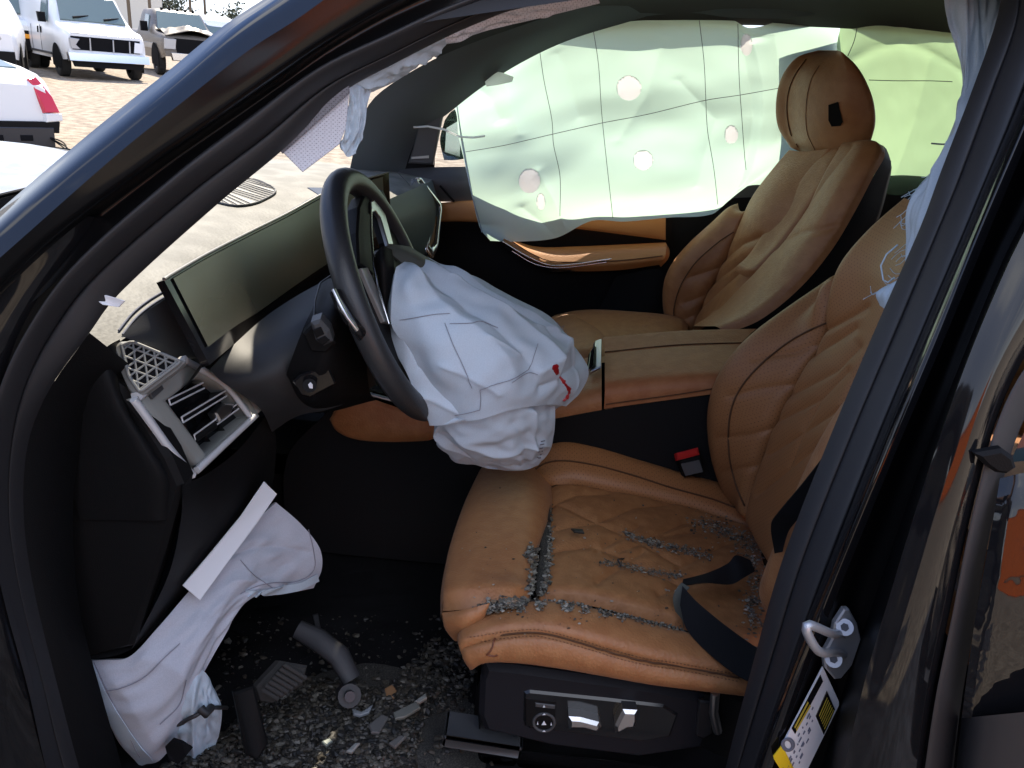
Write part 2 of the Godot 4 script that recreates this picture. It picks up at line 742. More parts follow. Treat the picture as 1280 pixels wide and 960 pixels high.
func make_materials():
	var leather := tex(noise(3, 0.09, 2, FastNoiseLite.TYPE_CELLULAR), 512, 3.0)
	var fine := tex(noise(5, 0.16, 3), 512, 3.0)
	var weave_n := tex(noise(8, 0.2, 2, FastNoiseLite.TYPE_VALUE), 256, 2.0)
	var big := tex(noise(9, 0.02, 4), 512, 4.0)
	# paint, plastic, rubber
	m.paint = mat(Color(0.006, 0.006, 0.007), 0.06)
	m.paint_wavy = grain(mat(Color(0.006, 0.006, 0.007), 0.05), big, 1.1, 0.35)
	m.rubber = grain(mat(Color(0.018, 0.018, 0.0205), 0.55), fine, 40, 0.25)
	m.plastic = grain(mat(Color(0.0075, 0.0075, 0.008), 0.55), leather, 14, 0.5)
	m.plastic_grey = grain(mat(Color(0.05, 0.052, 0.055), 0.5), leather, 14, 0.5)
	m.dash = grain(mat(Color(0.06, 0.06, 0.056), 0.6), leather, 9, 0.8)
	m.dust = grain(mottled(mat(Color.WHITE, 0.6), 21, 0.006, Color(0.115, 0.115, 0.106), Color(0.20, 0.197, 0.18), 1.0), leather, 3.0, 0.3)
	m.dust.metallic_specular = .36
	m.trim_cloth = grain(mat(Color(0.075, 0.09, 0.10), 0.9), weave_n, 30, 0.5)
	m.gloss_black = mat(Color(0.008, 0.008, 0.009), 0.12)
	m.carpet = grain(mat(Color(0.008, 0.008, 0.009), 0.95), fine, 20, 1.0)
	m.screen = mat(Color(0.085, 0.088, 0.066), 0.26)
	m.chrome = mat(Color(0.75, 0.76, 0.78), 0.16, 1.0)
	m.satin = mat(Color(0.55, 0.56, 0.58), 0.32, 1.0)
	m.zinc = mat(Color(.42, .43, .45), .38, .55)
	m.steel = grain(mat(Color(0.42, 0.42, 0.43), 0.4, 1.0), fine, 20, 0.2)
	m.dark_metal = mat(Color(0.05, 0.05, 0.055), 0.4, 0.7)
	m.headliner = grain(mat(Color(0.03, 0.03, 0.032), 0.95), weave_n, 30, 0.4)
	# tan leather, smooth and perforated
	var tan_lo := Color(0.305, 0.126, 0.044)
	var tan_hi := Color(0.365, 0.163, 0.061)
	m.leather = grain(mottled(mat(Color.WHITE, 0.5), 31, 0.012, tan_lo, tan_hi, 4.0), leather, 5.0, 0.6)
	m.leather.rim_enabled = true
	m.leather.rim = 0.1
	m.perf = mat(Color(0.335, 0.145, 0.053), 0.52)
	m.perf.albedo_texture = holes()
	m.perf.albedo_color = Color.WHITE
	m.perf.uv1_triplanar = true
	m.perf.uv1_scale = Vector3.ONE * 115
	m.seam = mat(Color(0.085, 0.035, 0.013), 0.8)
	m.stitch = mat(Color(0.12, 0.05, 0.02), 0.7)
	m.tan_plain = grain(mat(Color(0.46, 0.20, 0.062), 0.55), leather, 5.0, 0.3)
	# cloth of the airbags
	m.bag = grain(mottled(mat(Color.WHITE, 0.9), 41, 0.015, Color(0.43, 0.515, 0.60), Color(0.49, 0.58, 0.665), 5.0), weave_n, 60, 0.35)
	m.bag.backlight_enabled = true
	m.bag.backlight = Color(0.25, 0.25, 0.25)
	m.bag.backlight_enabled = true
	m.curtain = grain(mat(Color(0.72, 0.81, 0.77), 0.9), weave_n, 60, 0.3)
	m.curtain.backlight_enabled = true
	m.curtain.backlight = Color(0.84, 0.97, 0.90)
	m.curtain_rear = grain(mat(Color(0.70, 0.78, 0.66), 0.9), weave_n, 60, 0.3)
	m.curtain_rear.backlight_enabled = true
	m.curtain_rear.backlight = Color(0.62, 0.74, 0.57)
	m.tether = mat(Color(0.86, 0.90, 0.90), 0.9)
	m.tether.backlight_enabled = true
	m.tether.backlight = Color(1, 1, 1)
	m.thread = mat(Color(0.13, 0.14, 0.18), 0.9)
	m.thread_pale = mat(Color(0.24, 0.24, 0.29), 0.9)
	m.webbing = grain(mat(Color(0.010, 0.010, 0.011), 0.6), weave_n, 50, 0.6)
	m.red = mat(Color(0.5, 0.02, 0.02), 0.4)
	m.blood = mat(Color(0.28, 0.006, 0.012), 0.35)
	m.white_tape = mat(Color(0.72, 0.74, 0.78), 0.6)
	# glass
	m.silver = mat(Color(.62, .62, .63), .36, .25)
	m.grille_grey = mat(Color(.17, .17, .16), .5)
	m.ledge = grain(mat(Color(.24, .245, .225), .5), leather, 14, .4)
	m.flange = mat(Color(.005, .005, .0055), .2)
	m.flange.metallic_specular = .4
	m.fascia = grain(mat(Color(.085, .105, .11), .5), leather, 14, .4)
	m.jamb = mat(Color(.004, .004, .0045), .42)
	m.jamb.metallic_specular = .2
	m.dusty_paint = mottled(mat(Color.WHITE, .3), 79, .02, Color(.20, .20, .20), Color(.42, .42, .41), 1.2)  # black bonnet paint, with the white sky glare painted into its pale colour
	m.dusty_paint.clearcoat_enabled = true
	m.dusty_paint.clearcoat = 1.0
	m.dusty_paint.clearcoat_roughness = .06
	m.soil = grain(mottled(mat(Color.WHITE, .95), 87, .05, Color(.012, .012, .011), Color(.075, .07, .06), 6), fine, 12, 1.0)
	m.jacket = mat(Color(.012, .012, .014), .8)
	m.jeans = mat(Color(.03, .035, .05), .85)
	m.skin = mat(Color(.42, .24, .16), .5)
	m.stain = mat(Color(.15, .045, .018), .5)
	m.wheel_leather = grain(mat(Color(.022, .023, .025), .42), leather, 10, .35)
	m.plastic_grey2 = grain(mat(Color(.017, .0175, .019), .6), leather, 14, .4)
	m.plastic_grey3 = grain(mat(Color(.014, .0145, .018), .45), leather, 14, .4)
	m.satin_grey = mat(Color(.30, .30, .29), .4, .6)
	m.cover = grain(mat(Color(.06, .065, .055), .6), leather, 14, .4)
	m.wood = mottled(mat(Color.WHITE, .4), 77, .03, Color(.12, .06, .025), Color(.25, .14, .07), 12)
	m.console_cloth = grain(mat(Color(.012, .012, .013), .9), weave_n, 40, .5)
	m.rubber_dusty = grain(mottled(mat(Color.WHITE, .9), 83, .08, Color(.01, .01, .01), Color(.07, .065, .06), 9), fine, 30, 1)
	m.leather_dusty = grain(mottled(mat(Color.WHITE, .6), 33, .01, Color(.31, .112, .040), Color(.37, .148, .056), 3.0), leather, 5.0, .6)
	m.leather_worn = grain(mottled(mat(Color.WHITE, .6), 35, .014, Color(.27, .112, .039), Color(.355, .16, .06), 5.0), leather, 5.0, .6)
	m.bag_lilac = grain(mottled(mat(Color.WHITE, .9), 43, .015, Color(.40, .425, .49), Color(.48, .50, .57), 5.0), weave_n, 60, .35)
	m.mesh_cloth = mat(Color.WHITE, .85)
	m.mesh_cloth.albedo_texture = dots(Color(.60, .61, .66), Color(.25, .25, .30))
	m.mesh_cloth.uv1_triplanar = true
	m.mesh_cloth.uv1_scale = Vector3.ONE * 260
	m.mesh_dark = mat(Color.WHITE, .85)
	m.mesh_dark.albedo_texture = dots(Color(.22, .22, .25), Color(.03, .03, .035))
	m.mesh_dark.uv1_triplanar = true
	m.mesh_dark.uv1_scale = Vector3.ONE * 260
	m.webbing_edge = mat(Color(.07, .075, .06), .6)
	m.white_paint = mat(Color(.72, .73, .74), .25)
	m.brown_paint = mottled(mat(Color.WHITE, .4), 85, .03, Color(.10, .085, .07), Color(.17, .15, .13), 1)
	m.brown_light = mat(Color(.36, .34, .31), .5)
	m.van_glass = mat(Color(.11, .15, .15), .14)
	m.tyre = grain(mat(Color(.018, .018, .018), .85), fine, 6, .6)
	m.amber = mat(Color(.75, .30, .02), .3)
	m.red_lens = mat(Color(.55, .03, .06), .2)
	m.pale_wall = mat(Color(.6, .57, .5), .8)
	m.pale_roof = mat(Color(.7, .7, .68), .6)
	m.wood_pole = mat(Color(.12, .09, .06), .9)
	m.leaf = mat(Color(.07, .085, .055), .8)
	m.orange = mat(Color(.75, .16, .01), .4)
	m.glass_green = mat(Color(.3, .55, .4), .02)
	m.glass_green.transparency = BaseMaterial3D.TRANSPARENCY_ALPHA
	m.glass_green.albedo_color.a = .12
	m.glass = mat(Color(0.9, 0.95, 0.92), 0.02)
	m.glass.transparency = BaseMaterial3D.TRANSPARENCY_ALPHA
	m.glass.albedo_color.a = 0.06
	m.tint = mat(Color(0.03, 0.045, 0.05), 0.03)

func soften():
	for k in ["plastic", "carpet", "plastic_grey3", "webbing", "console_cloth"]:
		m[k].metallic_specular = .22

func dots(a: Color, b: Color) -> Texture2D:
	var im := Image.create(32, 32, false, Image.FORMAT_RGB8)
	for y in 32:
		for x in 32:
			var d := 9.0
			for q in [Vector2(8, 8), Vector2(24, 24)]:
				d = minf(d, Vector2(x + 0.5, y + 0.5).distance_to(q))
			im.set_pixel(x, y, a.lerp(b, 1.0 - smoothstep(3.5, 5.5, d)).linear_to_srgb())
	return ImageTexture.create_from_image(im)

func holes() -> Texture2D:
	var im := Image.create(32, 32, false, Image.FORMAT_RGB8)
	var base := Color(0.335, 0.145, 0.053).linear_to_srgb()
	for y in 32:
		for x in 32:
			var d := 9.0
			for q in [Vector2(8, 8), Vector2(24, 24)]:
				d = minf(d, Vector2(x + 0.5, y + 0.5).distance_to(q))
			im.set_pixel(x, y, base.lerp(Color(0.30, 0.17, 0.09), 1.0 - smoothstep(2.2, 3.6, d)))
	return ImageTexture.create_from_image(im)

# a round bead between two rails, bulging by h towards out
func bead(a: PackedVector3Array, b: PackedVector3Array, h: float, out: Vector3, n: int) -> Array:
	var ra := rs(a, n)
	var rb := rs(b, n)
	var rows := []
	for k in 9:
		var t := k / 8.0
		var ang := PI * t
		var row := PackedVector3Array()
		for i in n + 1:
			row.append(ra[i].lerp(rb[i], 0.5 - 0.5 * cos(ang)) + out * h * sin(ang))
		rows.append(row)
	return rows

func make_ground():
	var b := MB.new()
	var n := noise(51, 0.35, 4)
	var rows := []
	for i in 121:
		var row := PackedVector3Array()
		var z := 40.0 - 140.0 * i / 120.0
		for j in 141:
			var x := -110.0 + 170.0 * j / 140.0
			row.append(Vector3(x, n.get_noise_2d(x, z) * 0.03, z))
		rows.append(row)
	b.grid(rows)
	var d := mottled(mat(Color.WHITE, 0.95), 61, 0.02, Color(0.2, 0.16, 0.12), Color(0.36, 0.30, 0.23), 0.25)
	grain(d, tex(noise(62, 0.08, 5), 512, 5.0), 0.4, .8)
	m.dirt = d
	var far := MB.new()
	far.grid([V([-2500, -0.06, 1500, 2500, -0.06, 1500]), V([-2500, -0.06, -2500, 2500, -0.06, -2500])])
	put("ground", b, d).set_meta("kind", "structure")
	put("ground", far, d).set_meta("kind", "structure")

var suv: Node3D

func make_body():
	suv = thing("wrecked_suv", "wrecked black SUV whose open driver's doorway shows its tan leather cabin", "car", Vector3(0, 0, 0))
	# ---- A-pillar and roof rail, glossy black
	var r0 := L([-150, 395, .80, 0, 262, .765, 125, 156, .735, 205, 93, .715, 281, 31, .695, 328, 0, .685, 420, -60, .665, 600, -150, .63, 820, -210, .60])
	var r05 := L([-130, 402, .835, 10, 276, .805, 135, 172, .77, 214, 109, .75, 292, 44, .728, 345, 8, .715, 435, -50, .695, 618, -138, .66, 830, -195, .63])
	var r1 := L([-110, 420, .845, 25, 300, .818, 150, 190, .784, 225, 130, .765, 312, 62, .742, 368, 26, .73, 462, -38, .71, 640, -120, .68, 845, -180, .645])
	var r2 := L([-60, 420, .825, 62, 300, .80, 180, 208, .772, 256, 154, .754, 340, 93, .735, 400, 53, .72, 490, 0, .70, 660, -80, .67, 855, -150, .64])
	var r25 := L([-40, 420, .795, 82, 302, .765, 196, 214, .74, 272, 160, .722, 352, 104, .705, 415, 60, .69, 500, 12, .67, 668, -66, .645, 860, -130, .62])
	var r3 := L([-20, 430, .80, 93, 332, .775, 219, 219, .745, 300, 156, .722, 400, 84, .70, 487, 42, .682, 560, 8, .665, 700, -42, .642, 870, -95, .62])
	skin("a_pillar", loft([r0, r05, r1], 60, 10), m.paint, suv)
	skin("pillar_flange", loft([r1, r2, r25, r3], 60, 14), m.flange, suv)
	# ---- the seal all round the opening: from the sill up the A-pillar, over the roof and down the B-pillar
	var s_out := L([95, 1060, .80, 64, 960, .80, 40, 850, .80, 10, 740, .80, -8, 650, .80, -10, 560, .80, 0, 495, .80, 32, 420, .79, 93, 332, .775, 219, 219, .745, 300, 156, .722, 400, 84, .70, 487, 42, .682, 560, 8, .665, 700, -42, .642, 900, -95, .62, 1120, -110, .62, 1260, -95, .63, 1310, -40, .655, 1300, 40, .672, 1268, 130, .69, 1228, 226, .71, 1206, 280, .72, 1155, 400, .74, 1099, 534, .765, 1033, 700, .79, 990, 815, .80, 940, 960, .80, 915, 1050, .80])
	var s_mid := L([115, 1060, .78, 82, 960, .78, 55, 850, .78, 28, 740, .78, 14, 650, .78, 16, 560, .78, 32, 485, .78, 63, 420, .77, 115, 350, .755, 240, 240, .725, 330, 172, .702, 409, 108, .68, 492, 66, .662, 575, 26, .645, 705, -25, .622, 900, -78, .60, 1100, -92, .60, 1235, -78, .61, 1271, -20, .63, 1268, 30, .648, 1240, 110, .665, 1197, 225, .69, 1174, 280, .70, 1124, 400, .72, 1067, 534, .745, 1002, 700, .77, 966, 815, .78, 922, 960, .78, 900, 1050, .78])
	var s_in := L([130, 1060, .765, 99, 960, .765, 70, 850, .765, 43, 740, .765, 30, 650, .765, 34, 560, .765, 60, 490, .765, 112, 416, .755, 146, 370, .74, 272, 255, .708, 355, 186, .685, 425, 118, .662, 500, 76, .645, 590, 32, .628, 710, -12, .605, 900, -62, .585, 1090, -76, .585, 1215, -62, .595, 1249, -10, .615, 1246, 23, .628, 1218, 105, .65, 1174, 220, .675, 1152, 280, .685, 1099, 400, .705, 1040, 540, .73, 978, 700, .755, 945, 815, .765, 907, 960, .765, 888, 1050, .765])
	var sealn := put_rows("door_seal", bead(s_out, s_mid, 0.016, Vector3(0, 0.1, 0.95), 200), m.rubber, suv)
	put_rows("seal_lip", bead(s_mid, s_in, 0.009, Vector3(0, 0.1, 0.95), 200), m.rubber, suv)
	# inner returns of the opening: from the lip into the cabin
	var ret := rs(s_in, 200)
	var deep := PackedVector3Array()
	var deep2 := PackedVector3Array()
	var mid := Vector3(-0.05, 0.95, 0)
	for p in ret:
		var away := Vector3(p.x - mid.x, p.y - mid.y, 0).normalized()
		deep.append(p + Vector3(0, 0, -0.02) + away * 0.02)
		deep2.append(p + Vector3(0, 0, -0.07) + away * 0.09)
	skin("opening_trim", loft([ret, deep, deep2], 200, 6), m.plastic, suv)
	skin("hinge_pillar", loft([L([150, 282, .745, 93, 332, .765, 32, 420, .785, 0, 495, .80, -10, 560, .80, -8, 650, .80, 10, 740, .80, 40, 850, .80, 64, 960, .80, 95, 1060, .80]), L([135, 275, .755, 78, 316, .775, 8, 405, .80, -30, 490, .82, -45, 560, .825, -45, 650, .825, -30, 745, .825, 0, 850, .825, 22, 960, .82, 50, 1060, .82]), L([110, 270, .77, 40, 310, .79, -60, 400, .82, -160, 490, .87, -190, 560, .88, -190, 650, .88, -180, 750, .88, -150, 860, .88, -130, 970, .88, -110, 1070, .88])], 40, 10), m.paint, suv)
	# ---- B-pillar
	var b0 := L([1310, -40, .655, 1300, 40, .672, 1268, 130, .69, 1228, 226, .71, 1206, 280, .72, 1155, 400, .74, 1099, 534, .765, 1033, 700, .79, 990, 815, .80, 940, 960, .80, 915, 1050, .80])
	var b1 := L([1335, -40, .70, 1322, 45, .715, 1288, 135, .735, 1245, 236, .755, 1222, 290, .765, 1172, 410, .785, 1114, 545, .808, 1047, 710, .826, 1000, 825, .835, 950, 965, .835, 925, 1055, .835])
	var b15 := L([1345, -40, .70, 1334, 45, .715, 1300, 138, .735, 1257, 240, .755, 1234, 295, .765, 1184, 415, .787, 1126, 550, .81, 1058, 715, .826, 1012, 830, .835, 962, 970, .835, 937, 1060, .835])
	var b2 := L([1360, -40, .68, 1350, 50, .695, 1318, 150, .715, 1272, 255, .735, 1245, 310, .745, 1196, 425, .765, 1140, 560, .79, 1075, 725, .81, 1030, 840, .815, 982, 975, .815, 955, 1065, .815])
	var b22 := L([1380, -30, .685, 1368, 60, .70, 1330, 160, .72, 1284, 265, .74, 1256, 320, .75, 1206, 440, .772, 1152, 580, .795, 1096, 740, .815, 1058, 850, .82, 1022, 980, .82, 1000, 1070, .82])
	var b3 := L([1385, -30, .765, 1372, 65, .782, 1336, 165, .802, 1290, 270, .824, 1262, 326, .834, 1211, 446, .854, 1160, 590, .874, 1112, 745, .890, 1080, 855, .897, 1050, 985, .897, 1030, 1075, .897])
	var b4 := L([1425, -10, .775, 1412, 80, .79, 1376, 185, .81, 1326, 295, .832, 1296, 352, .842, 1240, 470, .862, 1192, 610, .882, 1150, 760, .898, 1122, 868, .905, 1098, 995, .905, 1080, 1085, .905])
	var b5 := L([1470, 10, .765, 1458, 100, .780, 1420, 205, .800, 1366, 315, .822, 1326, 372, .832, 1258, 492, .852, 1217, 630, .872, 1185, 775, .888, 1164, 880, .895, 1146, 1005, .895, 1130, 1095, .895])
	skin("b_pillar_ridge", loft([b0, b1, b15], 60, 16), m.paint, suv)
	skin("b_pillar", loft([b15, b2, b22], 60, 16), m.jamb, suv)
	skin("b_pillar_return", loft([b22, b3], 60, 4), m.jamb, suv)
	skin("b_pillar_cover", loft([b3, b4, b5], 60, 24), m.paint, suv)
	# rear door: its front seal, the glass above and the skin below
	var c0 := L([1480, 20, .765, 1440, 205, .80, 1345, 372, .835, 1262, 492, .855, 1221, 620, .875, 1189, 775, .892, 1168, 880, .90, 1150, 1005, .90])
	var c1 := L([1520, 40, .75, 1490, 225, .785, 1385, 400, .82, 1292, 500, .84, 1243, 640, .86, 1218, 780, .875, 1200, 890, .88, 1186, 1010, .88])
	put_rows("rear_door_seal", bead(c0, c1, 0.004, Vector3(0, 0, 1), 60), m.rubber, suv)
	skin("rear_door", loft([L([1250, 598, .868, 1243, 640, .880, 1218, 780, .902, 1202, 897, .91]), L([1275, 592, .872, 1268, 640, .885, 1246, 780, .908, 1232, 897, .916]), L([1400, 570, .872, 1400, 650, .888, 1390, 780, .912, 1380, 880, .92])], 30, 20), m.paint_wavy, suv)
	skin("rear_window", loft([L([1385, 400, .82, 1318, 470, .83, 1262, 578, .845]), L([1520, 400, .82, 1500, 470, .83, 1450, 560, .845])], 10, 6), m.tint, suv)
	skin("rear_door_cladding", loft([L([1202, 897, .884, 1190, 1010, .884]), L([1230, 895, .925, 1216, 1010, .925]), L([1400, 878, .95, 1390, 1010, .95])], 10, 10), m.rubber, suv)
	# the rest of the near side, behind the picture's edge
	skin("rear_quarter", loft([L([1400, 570, .872, 1400, 650, .888, 1390, 780, .912, 1380, 880, .92]), V([1.2, 1.09, .875, 1.2, 1.0, .895, 1.2, .85, .915, 1.2, .68, .92]), V([2.25, 1.10, .80, 2.25, .98, .82, 2.25, .85, .84, 2.25, .68, .84])], 20, 20), m.paint, suv)
	skin("rear_quarter_cladding", loft([L([1400, 878, .95, 1390, 1010, .95]), V([1.2, .675, .945, 1.2, .36, .94]), V([2.25, .675, .86, 2.25, .36, .85])], 8, 12), m.rubber, suv)
	skin("rear_side_glass", loft([V([.52, 1.085, .862, 1.2, 1.085, .862, 1.75, 1.10, .83]), V([.56, 1.30, .755, 1.1, 1.32, .755, 1.55, 1.32, .74]), V([.60, 1.47, .66, 1.1, 1.50, .66, 1.35, 1.49, .65])], 16, 10), m.tint, suv)
	skin("c_pillar", loft([V([1.70, 1.09, .84, 1.52, 1.32, .75, 1.33, 1.50, .655]), V([2.25, 1.10, .80, 2.2, 1.3, .72, 2.1, 1.5, .62])], 12, 8), m.paint, suv)
	skin("far_rear_glass", loft([V([.95, 1.03, -.745, 1.5, 1.05, -.745, 1.95, 1.08, -.72]), V([.95, 1.5, -.70, 1.4, 1.5, -.69, 1.7, 1.48, -.67])], 12, 6), m.glass_green, suv)
	skin("far_c_pillar", loft([V([1.90, 1.05, -.74, 1.6, 1.5, -.68]), V([2.25, 1.05, -.72, 2.2, 1.5, -.64])], 8, 4), m.plastic, suv)
	skin("tail_glass", loft([V([2.2, 1.05, .66, 2.22, 1.06, 0, 2.2, 1.05, -.66]), V([2.25, 1.5, .56, 2.28, 1.52, 0, 2.25, 1.5, -.56])], 12, 6), m.glass_green, suv)
	# lock bracket between the two rubber bands
	var bkp := Plane(Vector3(0, 0, 1), .880)
	slab("window_guide", OL([1219, 568, 1232, 566, 1254, 562, 1268, 572, 1272, 586, 1260, 594, 1246, 592, 1234, 584], bkp), Vector3(0, 0, 1), .008, m.plastic, suv, .003)
	# ---- roof, far side, tail: the shell that keeps the sun out
	var roof := [V([-.238, 1.388, .668, -.252, 1.408, .63, -.36, 1.44, .34, -.485, 1.452, 0, -.45, 1.445, -.34, -.30, 1.41, -.58, -.26, 1.385, -.64])]
	for q in [[-.10, 1.525, .58, 1.49], [.3, 1.60, .585, 1.565], [.9, 1.64, .59, 1.60], [1.6, 1.62, .58, 1.58], [2.3, 1.55, .56, 1.51]]:
		roof.append(V([q[0], q[3] - .06, q[2] + .10, q[0], q[3], q[2], q[0], q[1], .35, q[0], q[1] + .012, 0, q[0], q[1], -.35, q[0], q[3] + .01, -q[2], q[0], q[3] - .045, -.695]))
	skin("roof", loft(roof, 30, 30), m.paint, suv)
	var head := []
	for q in roof:
		head.append(off(q, Vector3(0.01, -0.035, 0)))
	skin("headliner", loft(head, 30, 30), m.headliner, suv)
	# windscreen
	var wr := [V([-.60, .99, .775, -.80, .99, .4, -.97, 1.0, 0, -.95, .99, -.4, -.76, .97, -.79]), V([-.455, 1.19, .735, -.565, 1.215, .38, -.66, 1.225, 0, -.62, 1.22, -.38, -.50, 1.18, -.75]), V([-.248, 1.387, .672, -.355, 1.433, .34, -.47, 1.44, 0, -.44, 1.435, -.34, -.262, 1.392, -.675])]
	skin("windscreen", loft(wr, 24, 16), m.glass, suv)
	# bonnet, front wings and bulkhead
	skin("bonnet", loft([V([-.66, .985, .85, -.82, .985, .4, -.99, .995, 0, -.80, .985, -.84]), V([-1.14, 1.0, .86, -1.2, 1.02, 0, -1.14, 1.0, -.86]), V([-1.6, 1.02, .86, -1.6, 1.05, 0, -1.6, 1.02, -.86]), V([-2.1, .95, .84, -2.15, .98, 0, -2.1, .95, -.84]), V([-2.3, .75, .75, -2.4, .78, 0, -2.3, .75, -.75])], 20, 20), m.dusty_paint, suv)
	for s in [1, -1]:
		skin("front_wing", loft([V([-.66, .985, .85 * s, -1.6, 1.02, .86 * s, -2.1, .95, .84 * s]), V([-.62, .75, .93 * s, -1.6, .8, .96 * s, -2.2, .75, .88 * s]), V([-.55, .35, .92 * s, -1.6, .4, .93 * s, -2.2, .4, .85 * s])], 16, 10), m.paint, suv)
	solid("bulkhead", Vector3(.02, .75, 1.5), Vector3(-.98, .68, 0), m.carpet, suv, .005)
	solid("floor_pan", Vector3(3.6, .03, 1.5), Vector3(.8, .395, 0), m.carpet, suv, .005)
	solid("tunnel", Vector3(1.6, .2, .22), Vector3(-.1, .5, 0), m.carpet, suv, .03)
	solid("sill", Vector3(1.6, .14, .12), Vector3(-.2, .36, .82), m.paint, suv, .03)
	# kick panel ahead of the seal
	skin("kick_panel", loft([L([112, 416, .755, 60, 490, .765, 34, 560, .765, 30, 650, .765, 43, 740, .765, 70, 850, .765, 99, 960, .765, 130, 1060, .765]), L([160, 470, .66, 110, 520, .68, 90, 600, .70, 90, 700, .71, 100, 780, .72, 125, 870, .72, 150, 960, .70, 170, 1060, .70]), V([-.95, 1.0, .70, -.95, .9, .70, -.95, .8, .70, -.95, .7, .70, -.95, .6, .70, -.95, .5, .70, -.95, .42, .70, -.95, .4, .70])], 30, 8), m.plastic, suv)
	# far side: window frame, pillars, rear
	skin("passenger_a_pillar", loft([L([434, 226, -.66, 452, 150, -.645, 468, 122, -.635, 510, 92, -.62, 560, 66, -.605, 640, 36, -.60, 740, 4, -.585, 860, -30, -.58]), L([470, 232, -.70, 488, 160, -.675, 520, 130, -.66, 570, 98, -.645, 620, 68, -.635, 690, 38, -.625, 770, 12, -.615, 880, -18, -.61]), L([500, 232, -.74, 522, 172, -.73, 560, 142, -.715, 604, 108, -.70, 656, 76, -.69, 712, 50, -.675, 790, 26, -.66, 890, -4, -.655])], 40, 12), m.trim_cloth, suv)
	slab("door_corner", L([480, 250, -.745, 488, 205, -.745, 515, 165, -.745, 546, 134, -.745, 541, 250, -.745]), Vector3(0, 0, 1), .01, m.plastic, suv, .002)
	skin("passenger_roof_trim", loft([L([690, 22, -.60, 760, -4, -.59, 860, -25, -.59, 960, -30, -.59, 1090, -30, -.59, 1200, -20, -.59]), L([712, 46, -.665, 780, 25, -.655, 860, 16, -.65, 915, 22, -.65, 990, 22, -.65, 1040, 14, -.65, 1120, 2, -.65, 1210, 40, -.65])], 40, 6), m.trim_cloth, suv)
	skin("far_b_pillar", loft([LZ(-.745, [962, 30, 950, 230, 900, 420]), LZ(-.75, [1040, 30, 1050, 230, 1050, 420])], 12, 4), m.trim_cloth, suv)
	skin("far_side_panel", loft([L([815, 262, -.735, 900, 250, -.735, 990, 236, -.735, 1100, 219, -.735, 1230, 222, -.735]), V([.40, .4, -.76, .9, .4, -.76, 1.9, .4, -.74])], 10, 6), m.plastic, suv)
	solid("tailgate", Vector3(.04, .75, 1.4), Vector3(2.2, .75, 0), m.plastic, suv, .01)
	solid("rear_seat", Vector3(.16, .62, 1.28), Vector3(1.35, .78, -.02), m.leather, suv, .05, Basis(Vector3.BACK, -.3))
	solid("rear_bench", Vector3(.50, .2, 1.28), Vector3(1.05, .55, -.02), m.leather, suv, .06)

func make_door():
	# the driver's door, swung wide open beside the photographer
	var hinge := Vector3(-.60, 0, .97)
	var along := Vector3(cos(deg_to_rad(78.0)), 0, sin(deg_to_rad(78.0)))
	var inner := Vector3(along.z, 0, -along.x)
	var d := unit("driver_door", "black driver's door swung wide open", hinge)
	var sk := []
	for e in [[.38, .02, .06], [.5, -.02, .10], [.8, -.03, .11], [1.02, 0, .09]]:
		var row := PackedVector3Array()
		for k in 9:
			row.append(hinge + along * (1.08 * k / 8.0) + Vector3.UP * e[0] + inner * e[1])
		sk.append(row)
	skin("outer_skin", loft(sk, 20, 12), m.paint, d)
	var tr := []
	for e in [[.40, .07], [.55, .12], [.72, .13], [.80, .17], [.86, .16], [.90, .11], [1.02, .09]]:
		var row := PackedVector3Array()
		for k in 9:
			row.append(hinge + along * (.02 + 1.06 * k / 8.0) + Vector3.UP * e[0] + inner * e[1])
		tr.append(row)
	skin("door_trim", loft(tr, 20, 24), m.plastic, d)
	var fr := MB.new()
	fr.tube(rs(PackedVector3Array([hinge + along * .02 + Vector3.UP * 1.02 + inner * .05, hinge + along * .35 + Vector3.UP * 1.30 + inner * .10, hinge + along * .75 + Vector3.UP * 1.44 + inner * .14, hinge + along * 1.06 + Vector3.UP * 1.43 + inner * .14, hinge + along * 1.08 + Vector3.UP * 1.02 + inner * .06]), 40), .02, 10)
	put("window_frame", fr, m.rubber, d)

func put_rows(called: String, rows: Array, material: Material, parent: Node) -> MeshInstance3D:
	return skin(called, rows, material, parent)

func O(px: float, py: float, pl: Plane, lift := 0.0) -> Vector3:      # the point of a flat face seen at a pixel
	var d := look * Vector3((px - 640.0) / FOCAL, -(py - 480.0) / FOCAL, -1)
	var k: float = (pl.d + lift * (1.0 if pl.normal.dot(d) < 0 else -1.0) - pl.normal.dot(eye)) / pl.normal.dot(d)
	return eye + d * k

func OL(a: Array, pl: Plane, lift := 0.0) -> PackedVector3Array:
	var o := PackedVector3Array()
	for i in range(0, a.size(), 2):
		o.append(O(a[i], a[i + 1], pl, lift))
	return o

func facing(pl: Plane, p: Vector3) -> Vector3:
	return pl.normal if pl.normal.dot(eye - p) > 0 else -pl.normal

func slab(called: String, outline: PackedVector3Array, n: Vector3, thick: float, material: Material, parent: Node, ch := 0.002, label := "") -> MeshInstance3D:
	var b := MB.new()
	b.plate(outline, n, thick, ch)
	return put(called, b, material, parent, label)

func ring_frame(called: String, outer: PackedVector3Array, inner: PackedVector3Array, h: float, n: Vector3, material: Material, parent: Node) -> MeshInstance3D:   # a raised bezel between two loops of equal count
	var k := outer.size()
	var rows := []
	for e in [[0.0, -0.012], [0.0, h * 0.5], [0.12, h * 0.9], [0.3, h], [0.7, h], [0.88, h * 0.8], [1.0, 0.0], [1.0, -0.02]]:
		var row := PackedVector3Array()
		for i in k:
			row.append(outer[i].lerp(inner[i], e[0]) + n * e[1])
		rows.append(row)
	var b := MB.new()
	b.grid(rows, true)
	return put(called, b, material, parent)

